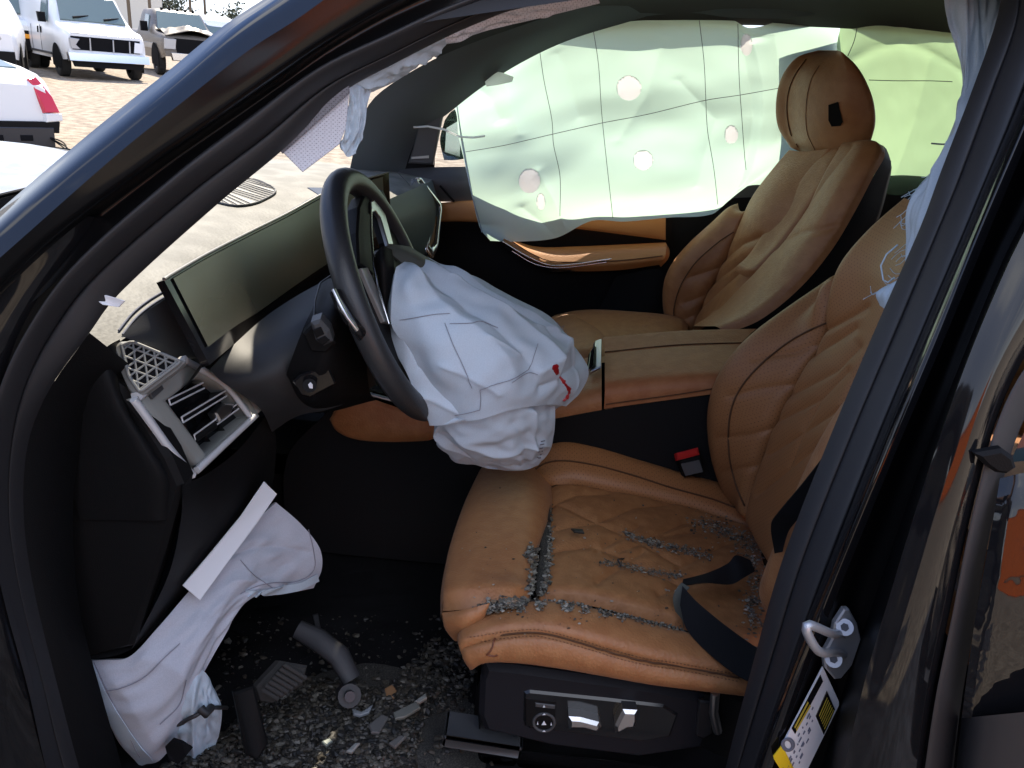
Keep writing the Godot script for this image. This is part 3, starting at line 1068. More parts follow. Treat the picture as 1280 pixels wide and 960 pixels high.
func make_dashboard():
	var d := unit("dashboard", "black dashboard, dusty on top, with chrome framed air vents", Vector3(-.6, .6, 0))
	# ---- the top, dusty, from the seam to the windscreen
	var top := [V([-.445, 1.035, .76, -.43, 1.045, .45, -.42, 1.04, .2, -.40, 1.035, 0, -.34, 1.045, -.3, -.275, 1.055, -.60, -.27, 1.05, -.745]),
		V([-.50, 1.058, .76, -.50, 1.066, .45, -.50, 1.062, .2, -.48, 1.06, 0, -.43, 1.065, -.3, -.38, 1.066, -.60, -.38, 1.06, -.745]),
		V([-.53, 1.055, .755, -.62, 1.07, .4, -.72, 1.075, 0, -.70, 1.072, -.4, -.70, 1.062, -.745]),
		V([-.58, 1.04, .755, -.72, 1.045, .4, -.90, 1.05, 0, -.92, 1.045, -.4, -.80, 1.035, -.76]), V([-.60, .98, .765, -.76, .985, .4, -.95, .99, 0, -.96, .985, -.4, -.82, .99, -.76])]
	var top_rows := loft(top, 90, 60)
	skin("dash_top", top_rows, m.dust, d)
	skin("dash_pad", loft([L([152, 420, .70, 180, 392, .63, 212, 370, .58]), L([162, 424, .685, 192, 404, .62, 224, 390, .57]), L([196, 436, .62, 222, 426, .585, 242, 420, .56]), L([228, 452, .58, 244, 448, .57, 262, 456, .56])], 20, 16), m.plastic_grey, d)
	for k in [0.0, 5.0]:
		thread("seam", on_line(top_rows, [148 + k, 414 + k, 166 + k, 392 + k, 186 + k, 376 + k, 206 + k, 364 + k], 24, .0014), .0012, m.thread, d)
	# speaker grille on the dash top
	var gr := on_line(top_rows, [262, 250, 285, 236, 305, 224, 330, 230, 346, 237, 338, 245, 318, 256, 290, 258], 8, .003)
	var gb := MB.new()
	var rimg := rs(gr, 40, true)
	gb.fan(rimg)
	put("speaker_grille", gb, m.grille_grey, d)
	var bars := MB.new()
	for i in 14:
		var t := (i + .5) / 14.0
		bars.tube(PackedVector3Array([rs(gr, 40, true)[int(2 + 15 * t)] + Vector3.UP * .002, rs(gr, 40, true)[int(38 - 16 * t)] + Vector3.UP * .002]), .0012, 4)
	var fr := MB.new()
	fr.tube(rimg, .0025, 6)
	put("grille_bars", bars, m.plastic_grey, d)
	put("grille_rim", fr, m.plastic_grey, d)
	# head-up display opening
	slab("display_opening", on_line(top_rows, [384, 235, 412, 236, 424, 243, 404, 248], 3, .002), Vector3.UP, .004, m.gloss_black, d, .001)
	# ---- the end facing the door, and the shoulder round it
	var z7 := .70
	var side := LZ(z7, [92, 458, 122, 464, 152, 486, 186, 530, 212, 572, 228, 608, 205, 690, 165, 810, 102, 826, 60, 800, 40, 700, 36, 600, 52, 515])
	slab("end_panel", side, Vector3(0, 0, 1), .03, m.plastic, d, .006)
	# shoulder: runs from the top down beside the vent
	skin("shoulder", loft([L([90, 458, .715, 112, 452, .71, 134, 433, .70, 150, 424, .66]), L([80, 474, .712, 108, 474, .715, 140, 476, .712, 159, 499, .66]), L([72, 505, .708, 118, 502, .715, 158, 516, .712, 178, 533, .65]), L([74, 550, .706, 130, 540, .712, 182, 556, .711, 203, 569, .64]), L([86, 600, .705, 150, 590, .709, 204, 598, .709, 228, 603, .63]), L([100, 650, .703, 160, 650, .705, 205, 650, .704, 232, 632, .64])], 20, 30), m.plastic, d)
	# knee panel below the vent
	skin("knee_panel", loft([L([228, 606, .70, 262, 590, .60, 300, 560, .52, 338, 512, .42]), L([226, 650, .70, 264, 632, .60, 305, 592, .52, 345, 548, .42]), L([210, 720, .69, 262, 672, .59, 306, 630, .50, 343, 592, .41]), L([164, 812, .69, 230, 742, .60, 290, 674, .50, 340, 608, .40])], 24, 24), m.plastic, d)
	skin("knee_panel_return", loft([L([102, 826, .70, 164, 812, .69, 230, 742, .60, 290, 674, .50, 340, 608, .40]), V([-.75, .62, .70, -.72, .62, .65, -.70, .64, .55, -.68, .66, .45, -.66, .68, .38])], 24, 6), m.plastic, d)
	skin("dash_underside", loft([V([-.42, .80, .40, -.40, .80, 0, -.36, .78, -.4, -.32, .78, -.74]), V([-.62, .66, .40, -.6, .66, 0, -.6, .64, -.4, -.6, .62, -.74]), V([-.95, .60, .40, -.95, .6, 0, -.95, .6, -.74])], 24, 16), m.plastic, d)
	# ---- triangular tweeter grille
	var gp := Plane(A(150, 428, .67), A(226, 450, .663), A(174, 492, .706))
	var gn := facing(gp, A(180, 455, .64))
	var outline := OL([138, 434, 150, 425, 166, 424, 196, 436, 232, 450, 222, 460, 172, 497, 160, 482, 146, 452], gp, .002)
	slab("grille_surround", outline, gn, .012, m.grille_grey, d, .004)
	slab("grille_backing", OL([154, 433, 165, 429, 223, 452, 176, 488, 164, 472], gp, .0026), gn, .004, m.carpet, d, .0005)
	var lat := MB.new()
	var poly := PackedVector2Array([Vector2(152, 432), Vector2(165, 427), Vector2(226, 452), Vector2(175, 490), Vector2(161, 470)])
	for fam in [[Vector2(1.0, .38), 12.5], [Vector2(.80, -.60), 10.5], [Vector2(.12, 1.0), 12.5]]:
		var dir: Vector2 = fam[0].normalized()
		var nrm := Vector2(-dir.y, dir.x)
		for k in range(-9, 10):
			var c: Vector2 = Vector2(182, 455) + nrm * fam[1] * k
			var cut := Geometry2D.intersect_polyline_with_polygon(PackedVector2Array([c - dir * 120, c + dir * 120]), poly)
			for seg in cut:
				lat.tube(PackedVector3Array([O(seg[0].x, seg[0].y, gp, .0045), O(seg[-1].x, seg[-1].y, gp, .0045)]), .0013, 5)
	var rim5 := PackedVector3Array()
	for q in poly:
		rim5.append(O(q.x, q.y, gp, .0045))
	lat.tube(rs(rim5, 40, true, true), .002, 6)
	put("lattice", lat, m.grille_grey, d)
	# ---- air vent by the door
	var vp := Plane(A(164, 497, .70), A(240, 597, .65), A(336, 506, .44))
	var vn := facing(vp, A(240, 520, .6))
	var vent := d
	ring_frame("vent_frame", OL([165, 499, 231, 448, 272, 473, 297, 486, 318, 521, 243, 593], vp), OL([203, 502, 241, 474, 267, 482, 284, 497, 307, 521, 250, 565], vp), .010, vn, m.ledge, vent)
	for q in [[167, 499, 188, 528, 214, 564, 241, 595], [246, 588, 280, 556, 318, 521]]:
		thread("vent_chrome_edge", rs(OL(q, vp, .013), 20), .0048, m.silver, vent)
	thread("vent_top_bar", rs(OL([170, 497, 200, 474, 231, 450], vp, .011), 30, false, true), .0066, m.silver, vent)
	thread("vent_chrome_edge", rs(OL([232, 451, 262, 468, 284, 484, 313, 521], vp, .011), 30), .0044, m.silver, vent)
	slab("vent_tab", OL([184, 487, 200, 475, 206, 486, 192, 499], vp, .014), vn, .004, m.plastic_grey, vent, .001)
	slab("vent_well", OL([196, 500, 238, 468, 272, 480, 312, 522, 250, 572], vp, -.014), vn, .02, m.gloss_black, vent, .001)
	for sl in [[209, 503, 252, 482], [225, 525, 280, 492], [241, 547, 295, 508]]:
		var a := O(sl[0], sl[1], vp, .004)
		var b := O(sl[2], sl[3], vp, .004)
		var bl := MB.new()
		var bs := frame_of(b - a, vn)
		bl.box(Transform3D(bs, (a + b) / 2 - vn * .008), Vector3(a.distance_to(b), .020, .0065), .001)
		put("vent_slat", bl, m.gloss_black, vent)
		var ed := MB.new()
		var w := bs.z * .0034
		var f := vn * .003
		ed.tube(PackedVector3Array([a - w + f, b - w + f]), .0011, 6)
		ed.tube(PackedVector3Array([a + w + f, b + w + f]), .0011, 6)
		ed.tube(PackedVector3Array([a - w + f, a + w + f]), .0011, 6)
		put("vent_slat_edge", ed, m.silver, vent)
	for sl in [[236, 520, 262, 560], [252, 508, 280, 545]]:
		var a := O(sl[0], sl[1], vp, -.012)
		var b := O(sl[2], sl[3], vp, -.012)
		var bl := MB.new()
		bl.box(Transform3D(frame_of(b - a, vn), (a + b) / 2), Vector3(a.distance_to(b), .014, .002), .0008)
		put("vent_vane", bl, m.gloss_black, vent)
	slab("vent_slider", OL([270, 516, 282, 504, 294, 505, 290, 516, 276, 527], vp, .012), vn, .012, m.satin, vent, .002)
	var wheelpts := MB.new()
	wheelpts.tube(PackedVector3Array([O(243, 549, vp, .006), O(268, 532, vp, .006)]), .0045, 10)
	put("vent_thumbwheel", wheelpts, m.plastic, vent)
	# light switch block right of it
	slab("light_switch_block", OL([268, 474, 284, 461, 318, 458, 327, 474, 336, 494, 337, 507, 320, 521, 312, 521, 300, 486], vp, .006), vn, .04, m.silver, d, .004)
	slab("light_switches", OL([270, 472, 284, 459, 317, 457, 300, 474, 296, 484], vp, .012), vn, .012, m.plastic_grey, d, .003)
	for e in [[272, 618, 279, 604], [281, 606, 288, 598], [295, 600, 299, 590]]:
		thread("switch_mark", PackedVector3Array([A(e[0], e[1], .53), A(e[2], e[3], .53)]), .0012, m.plastic_grey, d)
	# ---- curved display
	var dtop := L([205, 350, .635, 256, 320, .48, 308, 293, .30, 362, 266, .12, 410, 240, -.02, 450, 226, -.12, 486, 216, -.20])
	var dbot := L([262, 456, .63, 296, 428, .48, 330, 405, .32, 372, 373, .15, 412, 345, .01, 450, 322, -.10, 490, 300, -.18])
	var disp := d
	var dr := loft([dtop, dbot], 40, 16)
	var b1 := MB.new()
	b1.sheet(dr, normals_of(dr), .009)
	put("display_bezel", b1, m.gloss_black, disp)
	var inset := []
	for k in 17:
		var row := PackedVector3Array()
		for j in range(1, 40):
			row.append(dr[0][j].lerp(dr[16][j], .03 + .80 * k / 16.0))
		inset.append(row)
	skin("display_screen", displace(inset, func(u, v, p): return .002), m.screen, disp)
	thread("display_edge", off(rs(dtop, 40), Vector3(0, .001, 0)), .0022, m.satin_grey, disp)
	# mounting under the display and the cover of the steering column
	skin("display_foot", loft([off(dbot, Vector3(-.01, 0, 0)), off(dbot, Vector3(-.05, -.05, 0)), V([-.47, .95, .63, -.46, .93, .3, -.44, .93, 0, -.42, .93, -.2])], 30, 10), m.plastic, d)
	skin("instrument_cover", loft([L([262, 462, .60, 291, 432, .50, 341, 389, .38, 404, 352, .28, 440, 342, .22]), L([276, 476, .58, 320, 446, .51, 370, 404, .45, 412, 380, .38, 440, 372, .32]), L([300, 492, .55, 340, 470, .52, 385, 436, .48, 420, 412, .44, 452, 400, .38]), L([326, 512, .50, 352, 500, .50, 392, 486, .47, 428, 468, .44, 462, 450, .40]), L([340, 540, .44, 372, 520, .45, 410, 512, .44, 440, 500, .42, 470, 480, .38])], 40, 30), m.plastic_grey2, d)
	skin("column_shroud", loft([L([400, 352, .40, 420, 345, .38, 440, 338, .34]), L([393, 380, .48, 420, 368, .47, 442, 356, .40]), L([380, 408, .52, 418, 398, .52, 446, 384, .42]), L([364, 450, .52, 412, 448, .53, 456, 440, .42]), L([352, 488, .48, 400, 496, .50, 462, 488, .40]), L([350, 500, .42, 396, 516, .42, 470, 500, .36])], 24, 30), m.plastic, d)
	thread("shroud_seam", L([391, 410, .522, 394, 376, .49, 400, 354, .43, 414, 344, .41]), .0012, m.plastic_grey, d)
	# stalk and knob on the shroud
	var sp := Plane(A(395, 420, .535), A(430, 420, .53), A(400, 470, .53))
	var sn := facing(sp, A(395, 420, .535))
	slab("stalk_collar", OL([378, 418, 388, 408, 410, 412, 420, 430, 408, 442, 388, 440], sp, .008), sn, .02, m.plastic, d, .003)
	slab("stalk", OL([388, 404, 400, 400, 412, 414, 416, 428, 404, 434, 394, 426], sp, .03), sn, .024, m.plastic_grey, d, .004)
	slab("stalk_button", OL([391, 413, 401, 409, 405, 418, 395, 423], sp, .032), sn, .004, m.plastic, d, .001)
	slab("stalk_button", OL([396, 425, 406, 420, 412, 426, 403, 432], sp, .032), sn, .004, m.plastic, d, .001)
	var kp := Plane(A(366, 478, .53), A(418, 464, .52), A(384, 496, .525))
	var kn := facing(kp, A(385, 480, .53))
	slab("switch_plate", OL([366, 478, 374, 470, 410, 457, 420, 480, 388, 497, 376, 494], kp, .002), kn, .012, m.gloss_black, d, .002)
	var knob := MB.new()
	knob.tube(PackedVector3Array([O(387, 482, kp, 0), O(387, 482, kp, .012)]), .009, 16)
	put("round_knob", knob, m.plastic, d)
	slab("knob_mark", OL([385, 481, 388, 478, 391, 481, 391, 486, 387, 486], kp, .0135), kn, .001, m.white_tape, d, .0002)
	# ---- the passenger's side of the dash
	skin("passenger_fascia", loft([V([-.40, 1.035, 0, -.34, 1.045, -.3, -.275, 1.055, -.60, -.27, 1.05, -.745]), V([-.385, .98, 0, -.32, .99, -.3, -.25, .99, -.60, -.25, .98, -.745]), V([-.40, .88, 0, -.34, .87, -.3, -.26, .86, -.60, -.26, .86, -.745]), V([-.42, .78, 0, -.38, .77, -.3, -.32, .77, -.60, -.32, .77, -.745])], 30, 20), m.fascia, d)
	var pv := Plane(A(519, 224, -.61), A(551, 258, -.67), A(540, 322, -.60))
	var pn := facing(pv, A(535, 260, -.62))
	var v2 := d
	ring_frame("vent_frame", OL([517, 223, 524, 222, 550, 254, 551, 262, 545, 316, 538, 328, 529, 312, 538, 270], pv, .012), OL([521, 227, 524, 227, 547, 257, 547, 262, 543, 300, 539, 310, 535, 306, 541, 268], pv, .012), .008, pn, m.chrome, v2)
	slab("vent_well", OL([519, 225, 524, 225, 548, 256, 546, 300, 539, 314, 532, 308, 540, 268], pv, .002), pn, .01, m.gloss_black, v2, .001)
	for k in 5:
		var t := k / 5.0
		thread("vent_slat", PackedVector3Array([O(523 + 20 * t, 232 + 28 * t, pv, .011), O(528 + 20 * t, 229 + 27 * t, pv, .011)]), .0016, m.plastic_grey, v2)
	slab("wood_inlay", OL([541, 282, 546, 270, 543, 300, 537, 312, 534, 306], pv, .013), pn, .003, m.wood, v2, .0005)
	for s in [[498, 216, 520, 240], [500, 252, 518, 226]]:
		thread("fascia_seam", PackedVector3Array([A(s[0], s[1], -.50), A(s[2], s[3], -.56)]), .001, m.thread, d)

func fore(p: PackedVector3Array, d: float) -> PackedVector3Array:       # a line lifted off its surface, towards the open door
	var o := PackedVector3Array()
	for q in p:
		o.append(q + (Vector3(0, .5, 1)).normalized() * d)
	return o

func make_console():
	var c := unit("center_console", "tan leather centre console with a dusty boxed armrest between the front seats", Vector3(.1, .45, 0))
	var lid := c
	var rows := loft([L([758, 440, -.15, 850, 434, -.15, 950, 424, -.15]), L([753, 422, -.135, 850, 414, -.135, 948, 411, -.135]), L([754, 427, -.11, 850, 418, -.11, 952, 415, -.11]), L([756, 440, -.06, 850, 431, -.06, 955, 428, -.06]), L([756, 456, .02, 850, 447, .02, 955, 443, .02]), L([756, 468, .07, 850, 459, .07, 950, 454, .07]), L([756, 479, .108, 850, 470, .108, 945, 464, .108]), L([756, 492, .125, 850, 483, .125, 940, 476, .125]), L([755, 511, .128, 850, 498, .128, 935, 487, .128])], 40, 50)
	skin("armrest_lid", rows, m.leather_dusty, lid)
	thread("seam", fore(rs(L([756, 440, -.06, 850, 431, -.06, 955, 428, -.06]), 40), .003), .0013, m.seam, lid)
	thread("seam", on_line(rows, [757, 505, 800, 499, 850, 492, 905, 483], 60, .003), .0011, m.seam, lid)
	skin("armrest_end", loft([L([758, 440, -.15, 753, 422, -.135, 756, 440, -.06, 756, 468, .07, 756, 479, .108, 756, 492, .125, 755, 511, .128]), L([764, 452, -.15, 768, 452, -.13, 768, 462, -.06, 768, 490, .07, 768, 498, .1, 768, 506, .11, 764, 514, .12])], 20, 3), m.leather, lid)
	# tan piece ahead of the armrest, with the chrome button strip
	skin("front_pad", loft([L([690, 460, -.10, 720, 452, -.11, 752, 440, -.11]), L([688, 480, .02, 720, 472, .02, 752, 464, .02]), L([688, 500, .11, 720, 492, .11, 752, 484, .11]), L([686, 512, .128, 720, 506, .128, 752, 498, .128]), L([686, 524, .13, 720, 520, .13, 752, 514, .13])], 16, 20), m.leather, c)
	var kp := Plane(A(744, 426, -.02), A(752, 430, -.02), A(738, 466, .07))
	slab("key_strip", L([745, 425, -.06, 753, 423, -.06, 752, 458, .06, 739, 464, .06]), facing(kp, A(745, 440, 0)), .012, m.satin, c, .002)
	slab("key", L([738, 440, -.02, 744, 430, -.04, 742, 456, .05, 735, 462, .05]), facing(kp, A(745, 440, 0)), .008, m.gloss_black, c, .001)
	# black body
	skin("console_side", loft([L([412, 512, .12, 440, 540, .128, 500, 548, .13, 560, 546, .13, 690, 524, .13, 755, 512, .13, 850, 499, .13, 950, 486, .13]), V([-.42, .62, .135, -.30, .60, .14, -.2, .58, .14, -.1, .56, .14, .07, .54, .14, .18, .54, .14, .33, .54, .14, .5, .54, .14]), V([-.42, .42, .14, -.30, .42, .145, -.2, .42, .145, -.1, .42, .145, .07, .42, .145, .18, .42, .145, .33, .42, .145, .5, .42, .145])], 40, 12), m.console_cloth, c)
	skin("console_top", loft([L([430, 500, .115, 470, 490, .115, 545, 516, .12, 690, 520, .13]), L([440, 470, -.02, 480, 460, -.02, 560, 480, -.02, 690, 480, -.02]), L([440, 450, -.14, 480, 440, -.14, 560, 450, -.14, 690, 450, -.14])], 20, 10), m.gloss_black, c)
	skin("console_far_side", loft([V([-.42, .8, -.14, 0, .76, -.14, .2, .78, -.14, .5, .84, -.14]), V([-.42, .42, -.15, 0, .42, -.15, .2, .42, -.15, .5, .42, -.15])], 20, 6), m.console_cloth, c)
	# tan knee pad at the front, chrome strip on its upper edge
	var kn := pad([L([412, 524, .13, 424, 505, .13, 446, 490, .13]), L([420, 538, .135, 440, 518, .14, 470, 500, .135]), L([440, 548, .135, 470, 534, .142, 505, 512, .135]), L([480, 551, .135, 510, 540, .142, 535, 522, .135]), L([540, 549, .132, 556, 540, .135, 560, 528, .13])], 20, 30, .006, .012)
	skin("knee_pad", kn, m.leather, c)
	var st := MB.new()
	st.tube(L([444, 488, .128, 470, 495, .128, 520, 508, .128, 560, 520, .128]), .004, 8)
	put("chrome_strip", st, m.satin, c)
	skin("gear_panel", loft([L([455, 478, .10, 500, 490, .10, 545, 505, .10]), L([458, 486, .122, 500, 498, .122, 548, 512, .122])], 10, 3), m.gloss_black, c)

func make_passenger_door():
	var d := unit("passenger_door", "passenger door with tan armrest and chrome trim lines below the curtain airbag", Vector3(.1, .45, -.75))
	skin("upper_trim", loft([L([492, 212, -.73, 540, 209, -.735, 600, 208, -.74, 840, 200, -.745, 980, 190, -.745]), L([500, 226, -.70, 545, 226, -.71, 600, 228, -.715, 840, 226, -.72, 980, 220, -.72]), L([520, 250, -.71, 550, 252, -.715, 600, 252, -.72, 840, 250, -.725, 980, 245, -.725])], 30, 16), m.plastic_grey, d)
	skin("tan_upper", pad([L([546, 254, -.71, 580, 251, -.712, 700, 246, -.715, 832, 244, -.715]), L([546, 262, -.70, 580, 261, -.70, 700, 262, -.70, 832, 262, -.70]), L([547, 277, -.70, 580, 277, -.70, 700, 284, -.70, 832, 300, -.70])], 30, 20, .008, .02), m.tan_plain, d)
	skin("middle_trim", loft([L([540, 276, -.715, 580, 276, -.715, 650, 280, -.715, 840, 276, -.715]), L([540, 300, -.73, 590, 300, -.73, 650, 310, -.73, 840, 320, -.73]), L([540, 330, -.72, 590, 335, -.72, 650, 345, -.72, 840, 345, -.72]), L([530, 420, -.71, 590, 420, -.71, 650, 420, -.71, 850, 420, -.71]), L([530, 560, -.72, 590, 560, -.72, 650, 560, -.72, 850, 560, -.72])], 24, 20), m.plastic, d)
	# armrest
	var ar := loft([L([632, 296, -.71, 668, 308, -.715, 720, 308, -.715, 832, 303, -.715]), L([630, 298, -.66, 664, 312, -.66, 700, 316, -.66, 770, 312, -.66, 833, 308, -.66]), L([629, 300, -.635, 662, 318, -.635, 690, 325, -.635, 770, 323, -.635, 832, 318, -.635]), L([632, 303, -.628, 664, 322, -.625, 692, 331, -.625, 770, 330, -.625, 830, 324, -.63]), L([645, 314, -.64, 672, 330, -.64, 700, 338, -.64, 770, 338, -.64, 824, 331, -.645])], 40, 30)
	skin("armrest", ar, m.tan_plain, d)
	thread("seam", on_line(ar, [640, 302, 664, 317, 692, 327, 770, 326, 828, 320], 40, .001), .0013, m.seam, d)
	skin("armrest_end", loft([L([832, 303, -.715, 833, 308, -.66, 832, 318, -.635, 824, 331, -.645]), L([836, 310, -.72, 837, 316, -.68, 835, 324, -.66, 826, 334, -.66])], 10, 3), m.tan_plain, d)
	skin("trim_strip", loft([L([626, 303, -.632, 656, 322, -.632, 690, 333, -.632, 764, 326, -.632]), L([634, 312, -.636, 662, 330, -.636, 694, 340, -.636, 766, 329, -.636])], 30, 4), m.gloss_black, d)
	for q in [[628, 302, 660, 321, 692, 332, 764, 324], [640, 314, 668, 330, 698, 335, 758, 328]]:
		thread("chrome_line", off(rs(LZ(-.632, q), 40), Vector3(0, .002, .006)), .0022, m.chrome, d)
	skin("pocket", loft([L([690, 420, -.68, 740, 395, -.68, 770, 345, -.68]), L([740, 440, -.64, 800, 400, -.64, 830, 340, -.66]), L([740, 520, -.64, 800, 500, -.64, 840, 430, -.66])], 16, 10), m.plastic, d)
	slab("speaker_triangle", L([516, 186, -.715, 524, 152, -.715, 540, 138, -.715, 556, 132, -.715, 548, 170, -.715, 541, 206, -.715, 510, 204, -.715]), Vector3(0, .1, 1), .02, m.plastic_grey, d, .004)
	slab("speaker_bar", L([514, 196, -.712, 536, 194, -.712, 536, 198, -.712, 514, 199, -.712]), Vector3(0, .1, 1), .004, m.satin, d, .001)
	thread("pull_line", L([550, 232, -.70, 562, 246, -.70, 568, 252, -.70]), .003, m.plastic, d)
	# window glass and the mirror outside
	skin("window_glass", loft([L([548, 130, -.76, 700, 30, -.72, 960, 10, -.72]), L([545, 210, -.77, 700, 210, -.77, 980, 200, -.77])], 16, 8), m.glass_green, d)
	skin("mirror_shell", loft([L([556, 150, -.86, 566, 138, -.88, 590, 132, -.92]), L([550, 175, -.86, 566, 170, -.98, 600, 165, -.98]), L([555, 200, -.86, 570, 200, -.90, 600, 195, -.93])], 12, 12), m.paint, d)
	skin("mirror_glass", loft([L([558, 160, -.85, 575, 150, -.87]), L([556, 190, -.85, 575, 196, -.87])], 4, 4), m.chrome, d)

func quilt(lines: Array, w: float, depth: float) -> Callable:       # stitched grooves between pixels of the photograph
	return func(_u, _v, p):
		var q := pix(p)
		var d := dist_line(q, lines[0])
		for i in range(1, lines.size()):
			d = minf(d, dist_line(q, lines[i]))
		return depth * .8 - depth * 1.8 * exp(-pow(d / (w * 2.4), 1.1))

func make_passenger_seat():
	var s := unit("passenger_seat", "tan leather passenger seat with quilted backrest and round headrest", Vector3(.3, .45, -.38))
	# cushion, mostly behind the console
	var cu := pad([L([694, 398, -.60, 740, 392, -.62, 800, 396, -.62, 862, 402, -.62]), L([690, 404, -.52, 740, 402, -.52, 800, 404, -.52, 860, 410, -.52]), L([690, 430, -.38, 740, 428, -.38, 800, 430, -.38, 860, 436, -.38]), L([690, 470, -.2, 740, 468, -.2, 800, 470, -.2, 860, 474, -.2])], 30, 30, .02, .06)
	skin("cushion", cu, m.leather, s)
	skin("thigh_pad", pad([L([686, 400, -.56, 684, 430, -.40, 680, 460, -.24]), L([703, 396, -.57, 730, 420, -.40, 735, 450, -.24]), L([716, 398, -.57, 760, 424, -.40, 765, 455, -.24])], 16, 16, .02, .05), m.leather, s)
	skin("cushion_bolster", pad([L([700, 396, -.60, 722, 396, -.61, 750, 404, -.62, 778, 414, -.62]), L([704, 400, -.56, 724, 401, -.57, 750, 410, -.57, 776, 418, -.57]), L([706, 410, -.50, 724, 412, -.50, 750, 420, -.50, 776, 426, -.50])], 20, 10, .014, .03), m.leather, s)
	skin("seat_base", loft([V([.0, .70, -.12, .45, .70, -.12]), V([.0, .45, -.12, .45, .45, -.12])], 4, 4), m.plastic, s)
	skin("seat_base", loft([V([.0, .70, -.64, .45, .70, -.64]), V([.0, .45, -.64, .45, .45, -.64])], 4, 4), m.plastic, s)
	# backrest: far bolster, two centre fields, near bolster and side
	var q1 := quilt([[860, 376, 900, 362], [846, 402, 884, 388], [862, 346, 912, 330]], 2.2, .004)
	var far := pad([L([840, 414, -.62, 833, 380, -.635, 834, 350, -.635, 848, 325, -.63, 880, 292, -.615, 905, 268, -.60, 922, 254, -.585]), L([850, 414, -.585, 845, 380, -.595, 852, 345, -.59, 876, 312, -.58, 902, 290, -.57, 926, 264, -.56]), L([871, 414, -.55, 876, 390, -.555, 892, 358, -.55, 910, 325, -.54, 925, 295, -.54, 940, 262, -.54])], 80, 48, .022, .05, Vector4(1, .6, 1, .6), q1)
	skin("backrest_bolster", far, m.leather, s)
	thread("piping", on_line(far, [844, 412, 843, 385, 852, 355, 870, 328, 898, 303, 917, 290], 30, .003), .0016, m.seam, s)
	var q2 := quilt([[876, 392, 905, 366, 936, 338], [894, 358, 926, 334, 950, 318], [903, 392, 934, 358, 962, 330], [912, 326, 936, 306, 958, 296]], 1.6, .0045)
	var cen := pad([L([871, 416, -.55, 878, 390, -.555, 894, 358, -.55, 912, 322, -.54, 926, 292, -.535, 945, 250, -.52, 975, 210, -.51, 990, 192, -.50]), L([885, 416, -.46, 900, 390, -.46, 924, 350, -.45, 940, 310, -.44, 962, 260, -.42, 990, 220, -.42, 1012, 196, -.42]), L([872, 414, -.36, 905, 394, -.37, 950, 352, -.36, 985, 310, -.34, 1012, 260, -.32, 1035, 215, -.32, 1050, 190, -.32])], 110, 90, .016, .035, Vector4(0, 0, .7, .7), q2)
	skin("backrest_center", cen, m.leather, s)
	var wing := pad([L([918, 338, -.40, 936, 322, -.41, 962, 282, -.40, 990, 240, -.38, 1020, 205, -.36, 1052, 181, -.34]), L([930, 345, -.36, 958, 318, -.36, 986, 280, -.34, 1012, 240, -.32, 1040, 205, -.30, 1055, 184, -.31]), L([945, 345, -.33, 975, 312, -.31, 1004, 278, -.29, 1030, 240, -.27, 1050, 210, -.27, 1058, 186, -.30])], 40, 16, .012, .022, Vector4(.6, .6, 1, 1))
	skin("shoulder_wing", wing, m.leather, s)
	thread("piping", on_line(wing, [972, 312, 1002, 278, 1028, 241, 1048, 210, 1053, 192], 30, .003), .0015, m.seam, s)
	var q3 := quilt([[972, 312, 1010, 296, 1050, 285], [980, 316, 1040, 230, 1072, 190]], 2.0, .003)
	var near := pad([L([870, 416, -.36, 905, 392, -.36, 945, 350, -.34, 980, 310, -.31, 1010, 270, -.28, 1034, 225, -.27, 1054, 192, -.28, 1058, 182, -.30]), L([885, 417, -.26, 925, 396, -.23, 970, 360, -.20, 1005, 318, -.18, 1034, 275, -.17, 1060, 230, -.17, 1080, 195, -.18, 1086, 180, -.21]), L([905, 418, -.17, 950, 400, -.14, 1000, 360, -.13, 1040, 312, -.125, 1070, 262, -.125, 1092, 220, -.13, 1106, 195, -.145, 1104, 182, -.17])], 100, 60, .018, .03, Vector4(0, .8, .8, .8), q3)
	skin("backrest_side", near, m.leather, s)
	thread("piping", fore(rs(L([870, 416, -.36, 905, 392, -.36, 945, 350, -.34, 980, 310, -.31, 1010, 270, -.28, 1034, 225, -.27, 1054, 192, -.28]), 60), .006), .0014, m.seam, s)
	skin("backrest_shell", loft([L([905, 418, -.17, 950, 400, -.14, 1000, 360, -.13, 1040, 312, -.125, 1070, 262, -.125, 1092, 220, -.13, 1106, 195, -.145, 1104, 182, -.17]), L([940, 440, -.16, 985, 410, -.14, 1030, 370, -.14, 1070, 322, -.14, 1096, 272, -.14, 1108, 230, -.15, 1114, 205, -.16, 1108, 186, -.19]), L([940, 440, -.6, 985, 410, -.6, 1030, 370, -.6, 1070, 322, -.6, 1096, 272, -.6, 1108, 230, -.6, 1114, 205, -.55, 1100, 188, -.50])], 30, 10), m.plastic, s)
	# headrest
	var h := s
	var face := pad([L([990, 182, -.51, 975, 160, -.515, 970, 130, -.51, 977, 98, -.50, 995, 74, -.48, 1020, 64, -.46]), L([1000, 186, -.49, 990, 165, -.495, 985, 130, -.49, 992, 100, -.48, 1008, 78, -.46, 1028, 66, -.44])], 30, 10, .006, .02)
